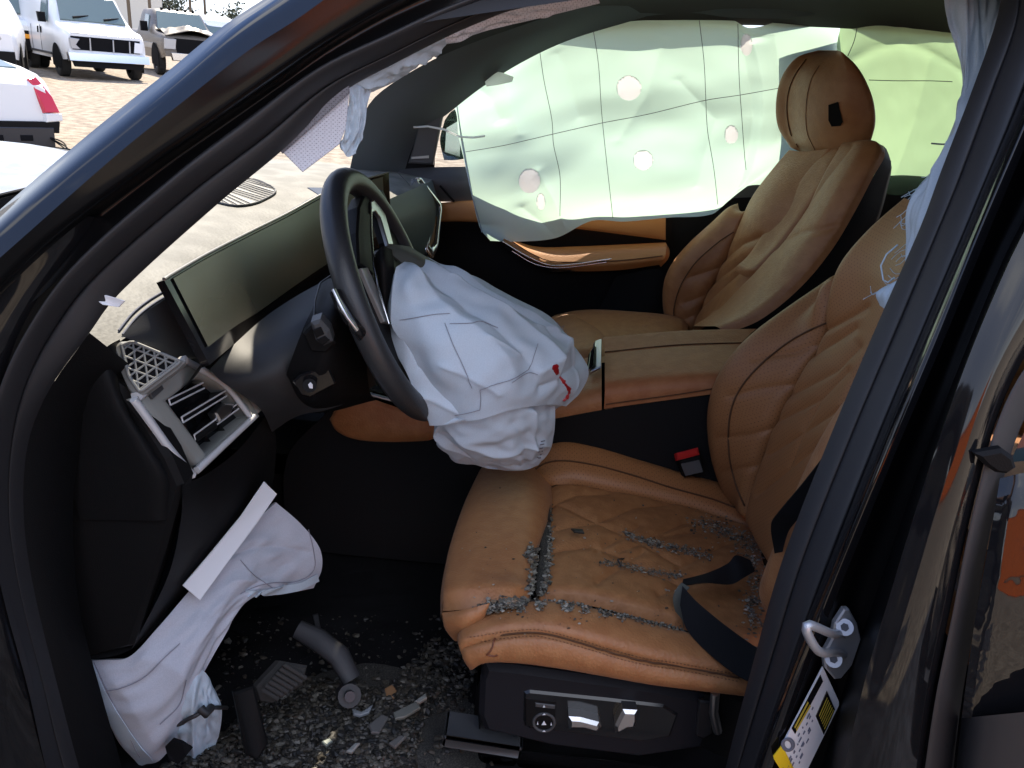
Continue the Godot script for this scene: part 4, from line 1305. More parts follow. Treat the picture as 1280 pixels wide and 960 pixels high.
	var hr := loft([L([1003, 186, -.53, 982, 165, -.54, 976, 130, -.54, 983, 95, -.53, 1002, 72, -.51, 1030, 66, -.49]), L([988, 184, -.50, 973, 160, -.51, 970, 130, -.51, 977, 97, -.50, 996, 72, -.48, 1022, 63, -.46]), L([1002, 190, -.47, 988, 165, -.475, 985, 130, -.475, 992, 98, -.46, 1010, 72, -.45, 1034, 63, -.44]), L([1024, 193, -.38, 1012, 168, -.38, 1008, 130, -.375, 1016, 98, -.37, 1032, 74, -.37, 1044, 63, -.38]), L([1060, 192, -.29, 1062, 165, -.275, 1058, 130, -.27, 1058, 100, -.275, 1056, 78, -.29, 1050, 64, -.32]), L([1086, 182, -.26, 1092, 155, -.245, 1090, 128, -.245, 1080, 100, -.255, 1068, 80, -.275, 1054, 66, -.31]), L([1084, 180, -.29, 1092, 155, -.29, 1089, 128, -.29, 1079, 100, -.30, 1066, 80, -.32, 1052, 68, -.36])], 40, 50)
	skin("headrest", hr, m.leather, h)
	thread("piping", on_line(hr, [1000, 187, 989, 168, 984, 140, 986, 115, 994, 94, 1008, 74], 30, .001), .0013, m.seam, h)
	thread("piping", on_line(hr, [1020, 190, 1009, 165, 1008, 130, 1014, 100, 1024, 82], 30, .0004), .0007, m.stitch, h)
	slab("headrest_slot", PackedVector3Array([on(hr, 1036, 131, .002), on(hr, 1048, 127, .002), on(hr, 1054, 152, .002), on(hr, 1051, 157, .002), on(hr, 1040, 158, .002), on(hr, 1036, 150, .002)]), (eye - A(1045, 142, -.33)).normalized() * Vector3(1, .4, 1), .003, m.carpet, h, .0005)
	for z in [-.32, -.44]:
		var post := MB.new()
		post.tube(PackedVector3Array([A(1050, 170, z - .05), A(1050, 200, z - .05)]), .006, 10)
		put("headrest_post", post, m.chrome, h)

func make_driver_seat():
	var s := unit("driver_seat", "tan leather driver's seat strewn with broken glass, power switches on its side", Vector3(.2, .42, .4))
	var grime := noise(71, 60.0, 3)
	# ---- cushion
	var ext := pad([L([600, 588, .16, 630, 584, .14, 662, 590, .135, 682, 606, .14, 688, 616, .16]), L([580, 640, .30, 610, 630, .30, 650, 628, .30, 674, 636, .30, 684, 646, .30]), L([562, 700, .47, 590, 690, .47, 630, 690, .47, 658, 694, .47, 668, 700, .47]), L([555, 735, .56, 585, 732, .57, 620, 734, .57, 650, 738, .57, 662, 744, .57]), L([553, 764, .62, 580, 762, .63, 610, 758, .63, 640, 756, .63, 660, 756, .61])], 40, 40, .022, .05, Vector4(.5, .7, .5, .6))
	skin("thigh_support", ext, m.leather, s)
	skin("thigh_support_front", loft([L([600, 590, .16, 579, 640, .30, 561, 700, .47, 554, 736, .56, 552, 766, .62]), L([596, 596, .16, 574, 648, .30, 557, 706, .47, 551, 742, .56, 551, 772, .615]), L([606, 640, .16, 586, 690, .30, 570, 745, .47, 566, 780, .56, 566, 800, .60])], 30, 8), m.leather, s)
	skin("thigh_support_end", pad([L([552, 766, .625, 580, 762, .64, 612, 754, .635]), L([556, 784, .63, 582, 776, .645, 608, 766, .635]), L([570, 802, .62, 586, 792, .635, 602, 776, .63])], 20, 14, .006, .014), m.leather, s)
	var qc := quilt([[696, 672, 745, 664, 800, 690, 850, 720], [692, 700, 740, 694, 790, 714, 845, 742], [745, 664, 700, 640], [690, 640, 720, 628, 760, 626], [745, 664, 790, 644, 830, 640], [795, 690, 850, 664, 890, 660], [745, 700, 795, 668], [770, 700, 825, 680, 880, 672], [845, 720, 905, 690, 940, 690], [745, 740, 800, 700], [820, 755, 870, 735]], 2.0, .0035)
	var mid := pad([L([686, 612, .20, 720, 612, .20, 770, 622, .20, 830, 634, .20, 890, 650, .21, 945, 668, .24]), L([684, 640, .28, 730, 640, .28, 790, 650, .28, 850, 664, .28, 905, 680, .29, 950, 696, .32]), L([680, 680, .40, 740, 682, .40, 810, 694, .40, 870, 706, .40, 925, 722, .41, 958, 734, .42]), L([676, 720, .50, 740, 724, .50, 810, 738, .50, 870, 752, .50, 925, 768, .51, 958, 780, .52]), L([672, 752, .57, 730, 756, .575, 790, 770, .58, 850, 786, .58, 905, 800, .58, 950, 812, .58])], 150, 110, .016, .028, Vector4(1.4, .6, .8, .8), qc)
	skin("cushion_center", mid, m.leather_worn, s)
	var farb := pad([L([655, 592, .13, 672, 566, .115, 698, 550, .11, 740, 556, .115, 790, 574, .12, 840, 592, .125, 905, 606, .13, 940, 632, .15]), L([662, 600, .15, 682, 578, .14, 702, 568, .14, 744, 574, .14, 790, 588, .145, 840, 602, .15, 900, 622, .155, 942, 646, .17]), L([684, 610, .20, 696, 606, .205, 720, 608, .205, 770, 618, .205, 830, 632, .205, 890, 648, .215, 945, 668, .24])], 60, 24, .02, .035, Vector4(.8, .4, 1, .8))
	skin("cushion_bolster", farb, m.perf, s)
	skin("cushion_bolster_edge", loft([L([655, 592, .13, 672, 566, .115, 698, 550, .11, 740, 556, .115, 790, 574, .12, 840, 592, .125, 905, 606, .13, 940, 632, .15]), L([655, 640, .12, 672, 610, .11, 698, 594, .105, 740, 600, .11, 790, 618, .115, 840, 640, .12, 905, 652, .125, 940, 660, .15])], 30, 6), m.leather, s)
	thread("piping", on_line(farb, [664, 592, 680, 580, 704, 576, 745, 582, 790, 594, 840, 610, 890, 624, 922, 636], 60, .001), .0016, m.seam, s)
	var nearb := pad([L([582, 798, .63, 600, 778, .61, 640, 762, .60, 690, 758, .595, 750, 768, .60, 810, 784, .60, 870, 798, .60, 950, 815, .60]), L([574, 808, .655, 600, 792, .65, 640, 780, .64, 690, 778, .64, 750, 790, .64, 810, 806, .64, 870, 820, .64, 950, 834, .64]), L([577, 818, .668, 600, 808, .67, 640, 798, .668, 690, 800, .668, 750, 814, .668, 810, 830, .668, 870, 842, .668, 950, 854, .668])], 70, 24, .016, .03, Vector4(.6, .2, 1, .5))
	skin("cushion_bolster", nearb, m.leather, s)
	var skirt := pad([L([576, 810, .665, 600, 803, .668, 640, 794, .668, 690, 795, .668, 750, 810, .668, 810, 826, .668, 870, 838, .668, 950, 850, .668]), L([579, 824, .672, 602, 817, .676, 640, 812, .676, 690, 816, .676, 750, 828, .676, 810, 842, .676, 870, 852, .676, 950, 862, .676]), L([588, 838, .66, 604, 827, .668, 640, 827, .668, 690, 833, .668, 750, 843, .668, 810, 853, .668, 870, 860, .668, 950, 869, .668])], 60, 14, .006, .015, Vector4(.5, .2, .5, 1))
	skin("cushion_skirt", skirt, m.leather, s)
	var line := [578, 802, 600, 799, 640, 793, 676, 792, 727, 805, 770, 818, 806, 827, 852, 834, 924, 848]
	thread("piping", on_line(skirt, line, 70, .0012), .0012, m.seam, s)
	for k in [-4.5, 4.0]:
		var sl := line.duplicate()
		for i in range(1, sl.size(), 2):
			sl[i] += k
		var sp := on_line(skirt if k > 0 else nearb, sl, 150, .0008)
		var sb2 := MB.new()
		for i in range(0, 150, 2):
			sb2.tube(PackedVector3Array([sp[i], sp[i + 1]]), .0006, 4)
		put("stitching", sb2, m.stitch, s)
	var sb := MB.new()
	for q in [[620, 794, 617, 803, 616, 808], [616, 808, 612, 815, 608, 819], [610, 819, 618, 820, 622, 819], [614, 797, 622, 796, 626, 795]]:
		sb.tube(on_line(skirt, q, 6, .0002), .0013, 5)
	put("stain", sb, m.stain, s)
	# ---- backrest
	var qb := quilt([[924, 495, 955, 488, 1012, 480], [912, 542, 950, 540, 975, 535], [918, 583, 955, 582], [955, 455, 1005, 446, 1040, 430]], 2.0, .003)
	var inner := pad([L([940, 652, .16, 914, 616, .14, 900, 580, .128, 893, 535, .122, 895, 498, .122, 908, 462, .124, 935, 425, .13, 985, 386, .14, 1045, 348, .15, 1056, 344, .16]), L([945, 646, .19, 925, 606, .18, 914, 570, .172, 911, 528, .17, 918, 494, .17, 936, 464, .17, 968, 436, .175, 1008, 410, .185, 1048, 378, .195, 1058, 360, .20]), L([942, 652, .27, 946, 626, .26, 958, 585, .255, 974, 540, .255, 990, 508, .255, 1010, 474, .255, 1028, 445, .255, 1042, 418, .255, 1044, 380, .255, 1046, 346, .24])], 120, 60, .026, .05, Vector4(.4, .5, 1, .6), qb)
	skin("backrest_bolster", inner, m.perf, s)
	thread("piping", on_line(inner, [934, 640, 920, 605, 912, 570, 912, 525, 922, 492, 945, 462, 980, 432, 1010, 414, 1042, 400], 70, .001), .0017, m.seam, s)
	var qd := quilt([[985, 530, 1040, 505, 1075, 470], [975, 570, 1020, 545, 1060, 520], [1002, 498, 1060, 470, 1090, 440], [1030, 450, 1085, 415], [960, 620, 1000, 590, 1040, 560], [1000, 590, 1020, 540, 1040, 505], [1043, 415, 1080, 398, 1100, 388], [985, 650, 1010, 630]], 2.0, .0035)
	var bc := pad([L([942, 652, .27, 946, 622, .265, 960, 580, .262, 976, 536, .262, 992, 504, .262, 1012, 468, .262, 1030, 440, .262, 1043, 412, .262, 1044, 375, .262, 1055, 336, .26, 1090, 296, .27, 1137, 258, .29]), L([960, 690, .37, 975, 645, .37, 990, 600, .37, 1008, 552, .37, 1026, 515, .37, 1046, 476, .37, 1064, 445, .37, 1080, 415, .37, 1095, 380, .37, 1110, 340, .37, 1135, 300, .37, 1165, 265, .37]), L([985, 730, .50, 1005, 680, .50, 1022, 630, .50, 1040, 580, .50, 1060, 535, .50, 1080, 495, .50, 1098, 460, .50, 1114, 430, .50, 1130, 395, .50, 1150, 355, .50, 1175, 315, .50, 1200, 280, .50])], 160, 90, .018, .035, Vector4(.5, 0, .8, .8), qd)
	skin("backrest_center", bc, m.perf, s)
	var bn := pad([L([960, 760, .54, 985, 705, .54, 1005, 650, .53, 1030, 595, .53, 1060, 540, .53, 1095, 480, .53]), L([962, 762, .62, 975, 720, .63, 996, 670, .63, 1020, 610, .63, 1050, 550, .63, 1090, 490, .63]), L([985, 790, .66, 1000, 740, .67, 1020, 690, .67, 1045, 630, .67, 1075, 570, .67, 1115, 500, .67])], 40, 20, .018, .04)
	skin("backrest_bolster", bn, m.leather, s)
	skin("backrest_shell", loft([L([905, 606, .10, 890, 535, .10, 893, 495, .10, 930, 425, .10, 985, 386, .11, 1045, 346, .12, 1090, 300, .16, 1137, 262, .2]), L([990, 590, .08, 985, 535, .08, 985, 495, .08, 1010, 435, .08, 1050, 396, .10, 1100, 346, .12, 1130, 310, .16, 1160, 275, .2]), L([1080, 640, .60, 1090, 600, .60, 1100, 550, .60, 1120, 500, .60, 1140, 450, .6, 1160, 400, .60, 1180, 350, .56, 1195, 300, .5])], 30, 10), m.plastic, s)
	# ---- base with its switches
	var bp := Plane(A(605, 835, .652), A(925, 870, .652), A(640, 940, .665))
	var bnrm := facing(bp, A(700, 900, .655))
	slab("side_cover", OL([606, 832, 650, 836, 720, 846, 820, 860, 890, 874, 900, 886, 880, 938, 800, 950, 690, 936, 640, 924, 606, 916, 598, 896, 600, 850], bp), bnrm, .05, m.plastic_grey3, s, .008)
	slab("switch_panel", OL([655, 866, 662, 864, 760, 874, 830, 882, 848, 894, 838, 922, 800, 928, 700, 916, 662, 912, 654, 902], bp, .003), bnrm, .006, m.gloss_black, s, .003)
	slab("switch_plinth", OL([656, 872, 696, 876, 694, 914, 656, 908], bp, .004), bnrm, .004, m.plastic, s, .002)
	slab("memory_key", OL([669, 879, 694, 882, 694, 887, 669, 884], bp, .006), bnrm, .003, m.plastic_grey, s, .001)
	var ring := MB.new()
	var rc := O(680, 903, bp, .004)
	var e1 := (O(700, 905, bp, .004) - rc).normalized()
	var e2 := bnrm.cross(e1)
	var circ := PackedVector3Array()
	for k in 24:
		circ.append(rc + (e1 * cos(TAU * k / 24) + e2 * sin(TAU * k / 24)) * .014)
	ring.tube(circ, .0022, 6, 1.0, bnrm, false, true)
	put("lumbar_ring", ring, m.plastic_grey, s)
	var marks := MB.new()
	for q in [[680, 893, 4, 2], [672, 904, 2, 4], [689, 905, 2, 4], [680, 914, 4, 2], [680, 904, 6, 5], [680, 883, 3, 3]]:
		marks.plate(OL([q[0] - q[2] * .5, q[1] + q[3] * .5, q[0], q[1] - q[3] * .5, q[0] + q[2] * .5, q[1] + q[3] * .5], bp, .0075), bnrm, .001, .0002)
	put("switch_marks", marks, m.white_tape, s)
	slab("seat_switch", OL([711, 898, 726, 899, 749, 905, 752, 911, 747, 917, 728, 912, 717, 912, 711, 914], bp, .022), bnrm, .02, m.satin, s, .004)
	slab("backrest_switch", OL([779, 889, 797, 890, 797, 902, 794, 911, 785, 912, 776, 917, 769, 918, 769, 909], bp, .022), bnrm, .02, m.satin, s, .004)
	# rail and slide under the cushion
	solid("slide_rail", Vector3(.62, .045, .05), A(760, 975, .60), m.gloss_black, s, .01, Basis(Vector3.BACK, -.03))
	solid("slide_foot", Vector3(.11, .022, .05), A(604, 918, .635), m.plastic_grey, s, .004, Basis(Vector3.BACK, -.08))
	skin("base_front", loft([L([604, 836, .65, 596, 850, .5, 610, 700, .2]), L([600, 910, .65, 590, 920, .5, 610, 780, .2])], 10, 6), m.plastic, s)
	skin("base_rear", loft([L([880, 868, .655, 910, 872, .66, 935, 880, .66]), L([872, 930, .66, 900, 945, .66, 930, 950, .66])], 8, 6), m.plastic, s)
	var arm := MB.new()
	arm.tube(L([894, 866, .675, 892, 890, .675, 897, 914, .67]), .006, 8)
	put("recline_bar", arm, m.steel, s)
	slab("recliner_bracket", OL([874, 876, 890, 878, 890, 918, 880, 924, 870, 920], bp, .006), bnrm, .006, m.dark_metal, s, .002)
	seat_parts = {"mid": mid, "ext": ext, "near": nearb, "skirt": skirt, "far": farb, "inner": inner, "bc": bc}

var seat_parts := {}

var wc := Vector3(-.184, 1.041, .38)
var wn := Vector3(cos(deg_to_rad(25.0)), sin(deg_to_rad(25.0)), 0)

func make_wheel():
	var w := unit("steering_wheel", "black leather steering wheel turned sideways, its airbag burst out of the hub", wc)
	var t := Vector3(-wn.y, wn.x, 0)
	var pl := Plane(wn, wn.dot(wc))
	var rim := PackedVector3Array()
	for k in 96:
		var a := TAU * k / 96
		rim.append(wc + (t * cos(a) + Vector3.BACK * sin(a)) * .170)
	var b := MB.new()
	b.tube(rim, .0172, 18, 1.0, wn, false, true)
	put("rim", b, m.wheel_leather, w)
	# upright spoke in two arms round an opening
	slab("spoke", OL([449, 258, 455, 244, 463, 238, 478, 236, 484, 248, 492, 285, 515, 322, 500, 325, 488, 300, 478, 266, 468, 262, 465, 268, 464, 300, 468, 345, 458, 336, 449, 330, 447, 290], pl, .004), wn, .02, m.plastic, w, .003)
	slab("spoke_trim", OL([464, 252, 470, 247, 477, 250, 482, 268, 492, 306, 486, 306, 476, 272, 470, 264, 465, 266], pl, .008), wn, .006, m.satin, w, .0015)
	slab("spoke_trim", OL([452, 335, 460, 334, 470, 356, 484, 400, 490, 404, 481, 402, 466, 368, 455, 342], pl, .008), wn, .006, m.satin_grey, w, .0015)
	thread("trim_edge", OL([464, 262, 464, 290, 467, 330, 474, 365, 486, 405], pl, .012), .0017, m.chrome, w)
	slab("spoke", OL([452, 334, 466, 334, 480, 372, 494, 410, 520, 500, 500, 470, 475, 420, 460, 380], pl, .002), wn, .02, m.plastic, w, .003)
	slab("hub", OL([470, 318, 490, 306, 520, 330, 560, 400, 560, 470, 520, 470, 496, 420, 476, 370], pl, -.002), wn, .05, m.plastic, w, .006)
	# burst cover: upright flap and the torn upper flap
	var fl := loft([L([470, 316, .42, 478, 308, .415, 490, 312, .40]), L([468, 335, .43, 479, 330, .44, 493, 336, .42]), L([470, 365, .435, 480, 362, .445, 493, 362, .43]), L([477, 395, .44, 484, 398, .445, 490, 396, .44])], 16, 24)
	cloth("hub_cover", fl, m.plastic, w, .012)
	var f2 := loft([L([478, 309, .40, 492, 306, .38, 512, 308, .34]), L([495, 322, .40, 515, 318, .38, 535, 322, .34]), L([520, 344, .40, 540, 336, .37, 560, 338, .33]), L([528, 350, .39, 552, 344, .36, 575, 352, .32])], 16, 20)
	cloth("cover_flap", f2, m.cover, w, .004)
	cloth("cover_flap", loft([L([530, 334, .37, 545, 335, .35]), L([548, 342, .36, 566, 348, .34]), L([560, 352, .35, 580, 362, .33])], 8, 8), m.bag, w, .003)
	var pd := MB.new()
	pd.tube(L([419, 364, .56, 426, 380, .57, 436, 398, .575, 450, 415, .57, 458, 428, .555]), .007, 10, .5, Vector3(.3, .2, .9).normalized())
	put("shift_paddle", pd, m.gloss_black, w)
	thread("paddle_edge", L([417, 362, .585, 424, 378, .593, 434, 397, .597, 446, 413, .592]), .0028, m.satin, w)

func creased(lines: Array, sd: int, big: float, small: float) -> Callable:    # folds of cloth: sharp ridges along lines of the sheet [amp, width, u, v, u, v ...] over soft waves
	var n1 := noise(sd, 3.2, 2)
	var n2 := noise(sd + 1, 6.0, 1)
	return func(u, v, _p):
		var d := n1.get_noise_2d(u, v) * big + n2.get_noise_2d(u * 1.4, v) * small
		for l in lines:
			var s := dist_line(Vector2(u, v), l.slice(2))
			d += .8 * l[0] * exp(-pow(s / l[1], 1.25))
		return d * smoothstep(-.02, .10, minf(minf(u, 1 - u), minf(v, 1 - v)))

func make_bags():
	# ---- the driver's airbag
	var a := thing("driver_airbag", "deflated white airbag hanging from the steering wheel hub, with a red smear near its tip", "airbag", wc)
	var net := [L([495, 334, .43, 508, 326, .39, 530, 320, .33, 556, 333, .28, 572, 340, .26]),
		L([491, 356, .45, 516, 346, .44, 545, 342, .39, 584, 347, .32, 604, 352, .26]),
		L([489, 380, .465, 520, 372, .465, 560, 364, .425, 612, 368, .34, 642, 372, .25]),
		L([490, 408, .475, 530, 402, .485, 580, 392, .455, 645, 392, .36, 688, 396, .24]),
		L([510, 438, .48, 552, 432, .50, 606, 420, .475, 672, 416, .37, 714, 428, .25]),
		L([524, 470, .48, 566, 466, .505, 622, 452, .485, 692, 446, .39, 736, 462, .27]),
		L([538, 500, .475, 578, 500, .50, 634, 484, .485, 696, 480, .40, 726, 490, .30]),
		L([546, 520, .465, 590, 526, .49, 640, 512, .475, 686, 506, .40, 708, 508, .33])]
	var folds := [[.011, .045, .40, .0, .50, .35, .60, .62, .66, .85], [-.009, .05, .30, .1, .36, .5, .5, .85], [.009, .05, .16, .05, .24, .45, .36, .8], [.008, .05, .68, .1, .78, .45, .84, .66], [-.008, .04, .6, .05, .7, .4, .76, .6], [.010, .03, .95, .58, .76, .70, .52, .82], [-.010, .03, .98, .68, .78, .80, .56, .90], [.004, .012, .44, .2, .56, .28], [.004, .012, .7, .55, .86, .58], [.004, .012, .3, .62, .42, .72], [.005, .014, .84, .62, .9, .92], [.004, .012, .12, .7, .3, .9]]
	var rows := displace(loft(net, 110, 110), creased(folds, 81, .007, .0008))
	var back := []
	for i in rows.size():
		var r := PackedVector3Array()
		for j in rows[i].size():
			var e := minf(minf(j, rows[i].size() - 1 - j), minf(i, rows.size() - 1 - i)) / 14.0
			r.append(rows[i][j] + Vector3(-.035, -.05, -.015) * smoothstep(0, 1, minf(e, 1)))
		back.append(r)
	skin("cloth", rows, m.bag, a)
	skin("back_cloth", back, m.bag, a)
	# lower lobe under the front one
	var net2 := [L([538, 496, .465, 590, 514, .47, 640, 504, .46, 694, 500, .36]), L([546, 522, .455, 594, 540, .465, 650, 530, .45, 694, 522, .36]), L([550, 545, .43, 600, 562, .45, 650, 556, .43, 692, 545, .35]), L([566, 560, .40, 606, 578, .42, 650, 576, .41, 686, 566, .34]), L([590, 572, .36, 624, 587, .375, 654, 588, .37, 672, 582, .33])]
	var folds2 := [[.009, .05, .1, .3, .4, .55, .8, .5, 1, .6], [-.008, .05, .5, .2, .62, .5, .64, .8], [.010, .03, .66, .1, .7, .45, .68, .7], [-.006, .05, .2, .7, .6, .9, .9, .8]]
	var rows2 := displace(loft(net2, 80, 60), creased(folds2, 85, .006, .0006))
	var back2 := []
	for i in rows2.size():
		var r := PackedVector3Array()
		for j in rows2[i].size():
			var e := minf(minf(j, rows2[i].size() - 1 - j), minf(i, rows2.size() - 1 - i)) / 10.0
			r.append(rows2[i][j] + Vector3(-.03, -.02, -.03) * smoothstep(0, 1, minf(e, 1)))
		back2.append(r)
	skin("lower_cloth", rows2, m.bag, a)
	skin("back_cloth", back2, m.bag, a)
	for q in [[500, 400, 520, 397, 545, 393, 562, 392], [562, 405, 590, 404, 600, 402, 622, 410], [672, 430, 667, 445, 664, 455, 660, 462], [660, 462, 640, 474, 620, 480, 600, 487], [560, 520, 580, 517, 600, 512], [600, 487, 601, 500, 600, 512], [556, 404, 566, 430, 580, 460, 590, 485], [640, 478, 660, 466, 672, 468], [700, 398, 712, 420]]:
		thread("seam", on_line(rows, q, 40, .0014), .00045, m.thread_pale, a)
	var sm := on_line(rows, [692, 457, 697, 468, 704, 478, 711, 488, 708, 496, 703, 501], 24, .0015)
	var smear := MB.new()
	var rad := []
	for i in 25:
		rad.append(.0025 + .0022 * sin(i * 1.9) * sin(i * .7) + (.003 if i < 4 else 0.0))
	smear.tube(sm, rad, 7, .3, (eye - sm[10]).normalized())
	put("red_smear", smear, m.blood, a)
	for k in 6:
		var q := [676 + k * 1.2, 579 - k * 4.2, 682 + k * .9, 578 - k * 4.2]
		thread("printed_mark", on_line(rows2, [q[0] - 6, q[1] - 6, q[2] - 6, q[3] - 6], 4, .001), .0009, m.thread, a)
	# ---- knee airbag under the dash
	var k := thing("knee_airbag", "crumpled white knee airbag hanging below the dashboard into the footwell", "airbag", Vector3(-.38, .5, .55))
	var kn := [L([100, 826, .69, 130, 825, .69, 160, 822, .685, 196, 786, .66, 232, 744, .62, 270, 700, .57, 310, 660, .51, 345, 628, .46]),
		L([112, 860, .70, 140, 858, .70, 176, 846, .69, 212, 806, .665, 250, 766, .63, 286, 722, .575, 330, 680, .505, 376, 655, .44]),
		L([132, 896, .695, 160, 892, .70, 196, 876, .69, 232, 826, .665, 268, 782, .63, 300, 742, .575, 345, 708, .50, 400, 686, .43]),
		L([150, 930, .68, 180, 926, .69, 214, 900, .68, 240, 846, .655, 276, 792, .615, 310, 752, .565, 352, 732, .50, 402, 712, .43]),
		L([174, 956, .66, 200, 950, .67, 224, 914, .66, 246, 858, .64, 284, 790, .60, 306, 748, .555, 352, 743, .50, 392, 735, .44])]
	var kf := [[.008, .05, .2, 0, .3, .5, .35, 1], [-.008, .06, .45, .1, .5, .6, .5, 1], [.009, .035, .60, .3, .72, .62, .8, .8], [-.007, .04, .7, .1, .85, .35, .95, .5], [.006, .05, .1, .2, .14, .8]]
	var krows := displace(loft(kn, 120, 50), creased(kf, 91, .006, .0010))
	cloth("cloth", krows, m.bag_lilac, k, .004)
	var tail := displace(loft([L([220, 836, .655, 236, 832, .65, 256, 840, .64, 268, 862, .62]), L([205, 880, .67, 230, 872, .665, 256, 872, .65, 277, 882, .63]), L([200, 915, .66, 226, 915, .66, 252, 912, .645, 275, 912, .63]), L([200, 940, .64, 226, 950, .64, 244, 957, .635, 268, 936, .625])], 40, 40), creased([[.01, .04, .3, 0, .5, .5, .6, 1], [-.008, .03, .7, .1, .8, .6]], 95, .006, .001))
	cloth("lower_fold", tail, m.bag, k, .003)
	for q in [[118, 828, 136, 866, 158, 912, 176, 948], [124, 864, 150, 860, 180, 846, 205, 822, 225, 804], [385, 662, 392, 690, 392, 712, 372, 726, 330, 730, 300, 742], [300, 700, 318, 720, 340, 734], [200, 905, 224, 880, 232, 850]]:
		thread("seam", on_line(krows, q, 30, .0015), .0006, m.thread_pale, k)
	thread("cord", on_line(tail, [190, 928, 210, 910, 232, 900, 252, 888, 262, 884, 282, 884], 20, .004), .003, m.rubber, k)
	var hem := []
	for q in [[99, 826, 117, 868, 139, 905, 159, 936, 176, 956], [117, 828, 134, 866, 156, 902, 175, 930, 192, 950]]:
		hem.append(on_line(krows, q, 30, .003))
	cloth("hem", loft(hem, 40, 4), m.bag, k, .001)
	hem = []
	for q in [[398, 726, 372, 738, 340, 743, 306, 747], [396, 717, 372, 729, 340, 735, 306, 740]]:
		hem.append(on_line(krows, q, 30, .003))
	cloth("hem", loft(hem, 40, 4), m.bag, k, .001)
	var knot := MB.new()
	knot.tube(PackedVector3Array([on(tail, 249, 884, .004), on(tail, 256, 888, .010), on(tail, 262, 884, .004)]), .006, 8)
	put("cord_knot", knot, m.rubber, k)
	# the white cardboard strip in front of it
	var strip := thing("white_panel_strip", "stiff white strip lying diagonally over the knee airbag", "strip", A(288, 680, .56))
	slab("strip", L([228, 732, .64, 262, 692, .60, 300, 646, .545, 330, 602, .50, 346, 618, .485, 320, 656, .53, 284, 704, .59, 250, 751, .635]), Vector3(.35, .35, .9), .003, m.white_tape, strip, .0008)
	# ---- the curtain airbag on the far side
	var c := thing("passenger_curtain_airbag", "large pale curtain airbag hanging over the passenger side windows, glowing in the sun", "airbag", Vector3(.2, 1.2, -.66))
	var cn := [L([560, 125, -0.725, 607, 88, -0.725, 654, 58, -0.705, 735, 27, -0.685, 794, 18, -0.680, 857, 20, -0.680, 913, 24, -0.680, 938, 35, -0.680, 990, 22, -0.690, 1046, 18, -0.700]),
		L([570, 140, -0.725, 620, 116, -0.717, 665, 90, -0.687, 740, 66, -0.662, 800, 55, -0.652, 860, 55, -0.652, 915, 58, -0.657, 945, 62, -0.662, 990, 58, -0.682, 1048, 48, -0.712]),
		L([573, 170, -0.725, 625, 155, -0.712, 675, 140, -0.672, 745, 120, -0.642, 810, 110, -0.632, 868, 106, -0.632, 922, 104, -0.642, 955, 104, -0.652, 995, 100, -0.682, 1050, 95, -0.712]),
		L([580, 200, -0.705, 632, 192, -0.680, 685, 185, -0.645, 752, 165, -0.610, 815, 155, -0.600, 875, 150, -0.605, 928, 146, -0.615, 960, 144, -0.635, 992, 140, -0.665, 1046, 140, -0.695]),
		L([590, 245, -0.680, 640, 240, -0.640, 690, 228, -0.610, 758, 212, -0.600, 822, 205, -0.600, 882, 198, -0.600, 930, 190, -0.600, 962, 182, -0.625, 990, 172, -0.640, 1040, 180, -0.660]),
		L([600, 285, -0.685, 645, 272, -0.640, 696, 262, -0.615, 762, 250, -0.600, 826, 246, -0.600, 884, 238, -0.605, 915, 232, -0.615, 940, 222, -0.635, 975, 205, -0.645, 1030, 215, -0.655]),
		L([613, 301, -0.670, 650, 302, -0.650, 696, 297, -0.645, 740, 276, -0.640, 780, 277, -0.640, 835, 272, -0.640, 889, 268, -0.645, 912, 250, -0.645, 936, 232, -0.650, 985, 235, -0.655])]
	var cf := [[.010, .025, .08, .05, .12, .3], [-.008, .03, .14, .1, .16, .4], [.006, .03, .3, .1, .33, .4], [-.006, .03, .42, .55, .5, .35, .56, .1], [.010, .02, .74, .1, .755, .5, .74, .95], [-.008, .02, .78, .1, .79, .5, .78, .9], [.010, .02, .15, .78, .2, .9, .22, 1], [-.008, .02, .2, .6, .24, .8, .26, 1.0], [.006, .02, .2, .06, .4, .03, .6, .05, .8, .06], [.005, .02, .58, .3, .66, .5, .62, .8]]
	var crows := displace(loft(cn, 260, 150), creased(cf, 101, .0035, .0012))
	var patches := [[786, 110, 15, 15], [662, 226, 13, 15], [676, 252, 5, 10], [804, 200, 12, 12], [914, 168, 8, 11], [933, 56, 7, 13]]
	holed("cloth", crows, patches, m.curtain, c)
	for q in [[674, 58, 680, 100, 690, 150, 692, 180, 700, 220, 700, 270], [740, 28, 748, 80, 752, 140, 758, 200, 766, 272], [874, 26, 880, 80, 884, 160, 892, 210, 897, 255], [922, 30, 924, 100, 928, 160, 932, 212], [582, 190, 630, 182, 690, 168, 752, 154, 810, 143, 880, 126, 925, 119, 975, 110]]:
		thread("seam", on_line(crows, q, 60, .0018), .0008, m.thread, c)
	for q in patches:
		var ring := PackedVector3Array()
		for e in 24:
			ring.append(on(crows, q[0] + cos(TAU * e / 24) * (q[2] + .8), q[1] + sin(TAU * e / 24) * (q[3] + .8), .0006))
		var fb := MB.new()
		fb.fan(ring)
		put("tether_patch", fb, m.tether, c)
	var fe := MB.new()
	fe.tube(on_line(crows, [571, 130, 576, 165, 584, 210, 592, 250, 603, 290], 30, .002), .0035, 6, .5)
	put("hem", fe, m.bag, c)
	cloth("torn_edge", displace(loft([L([606, 102, -.69, 620, 90, -.685, 642, 96, -.67]), L([608, 108, -.68, 622, 106, -.665, 640, 102, -.655])], 12, 4), func(u, v, p): return 0.0), m.tether, c, .001)
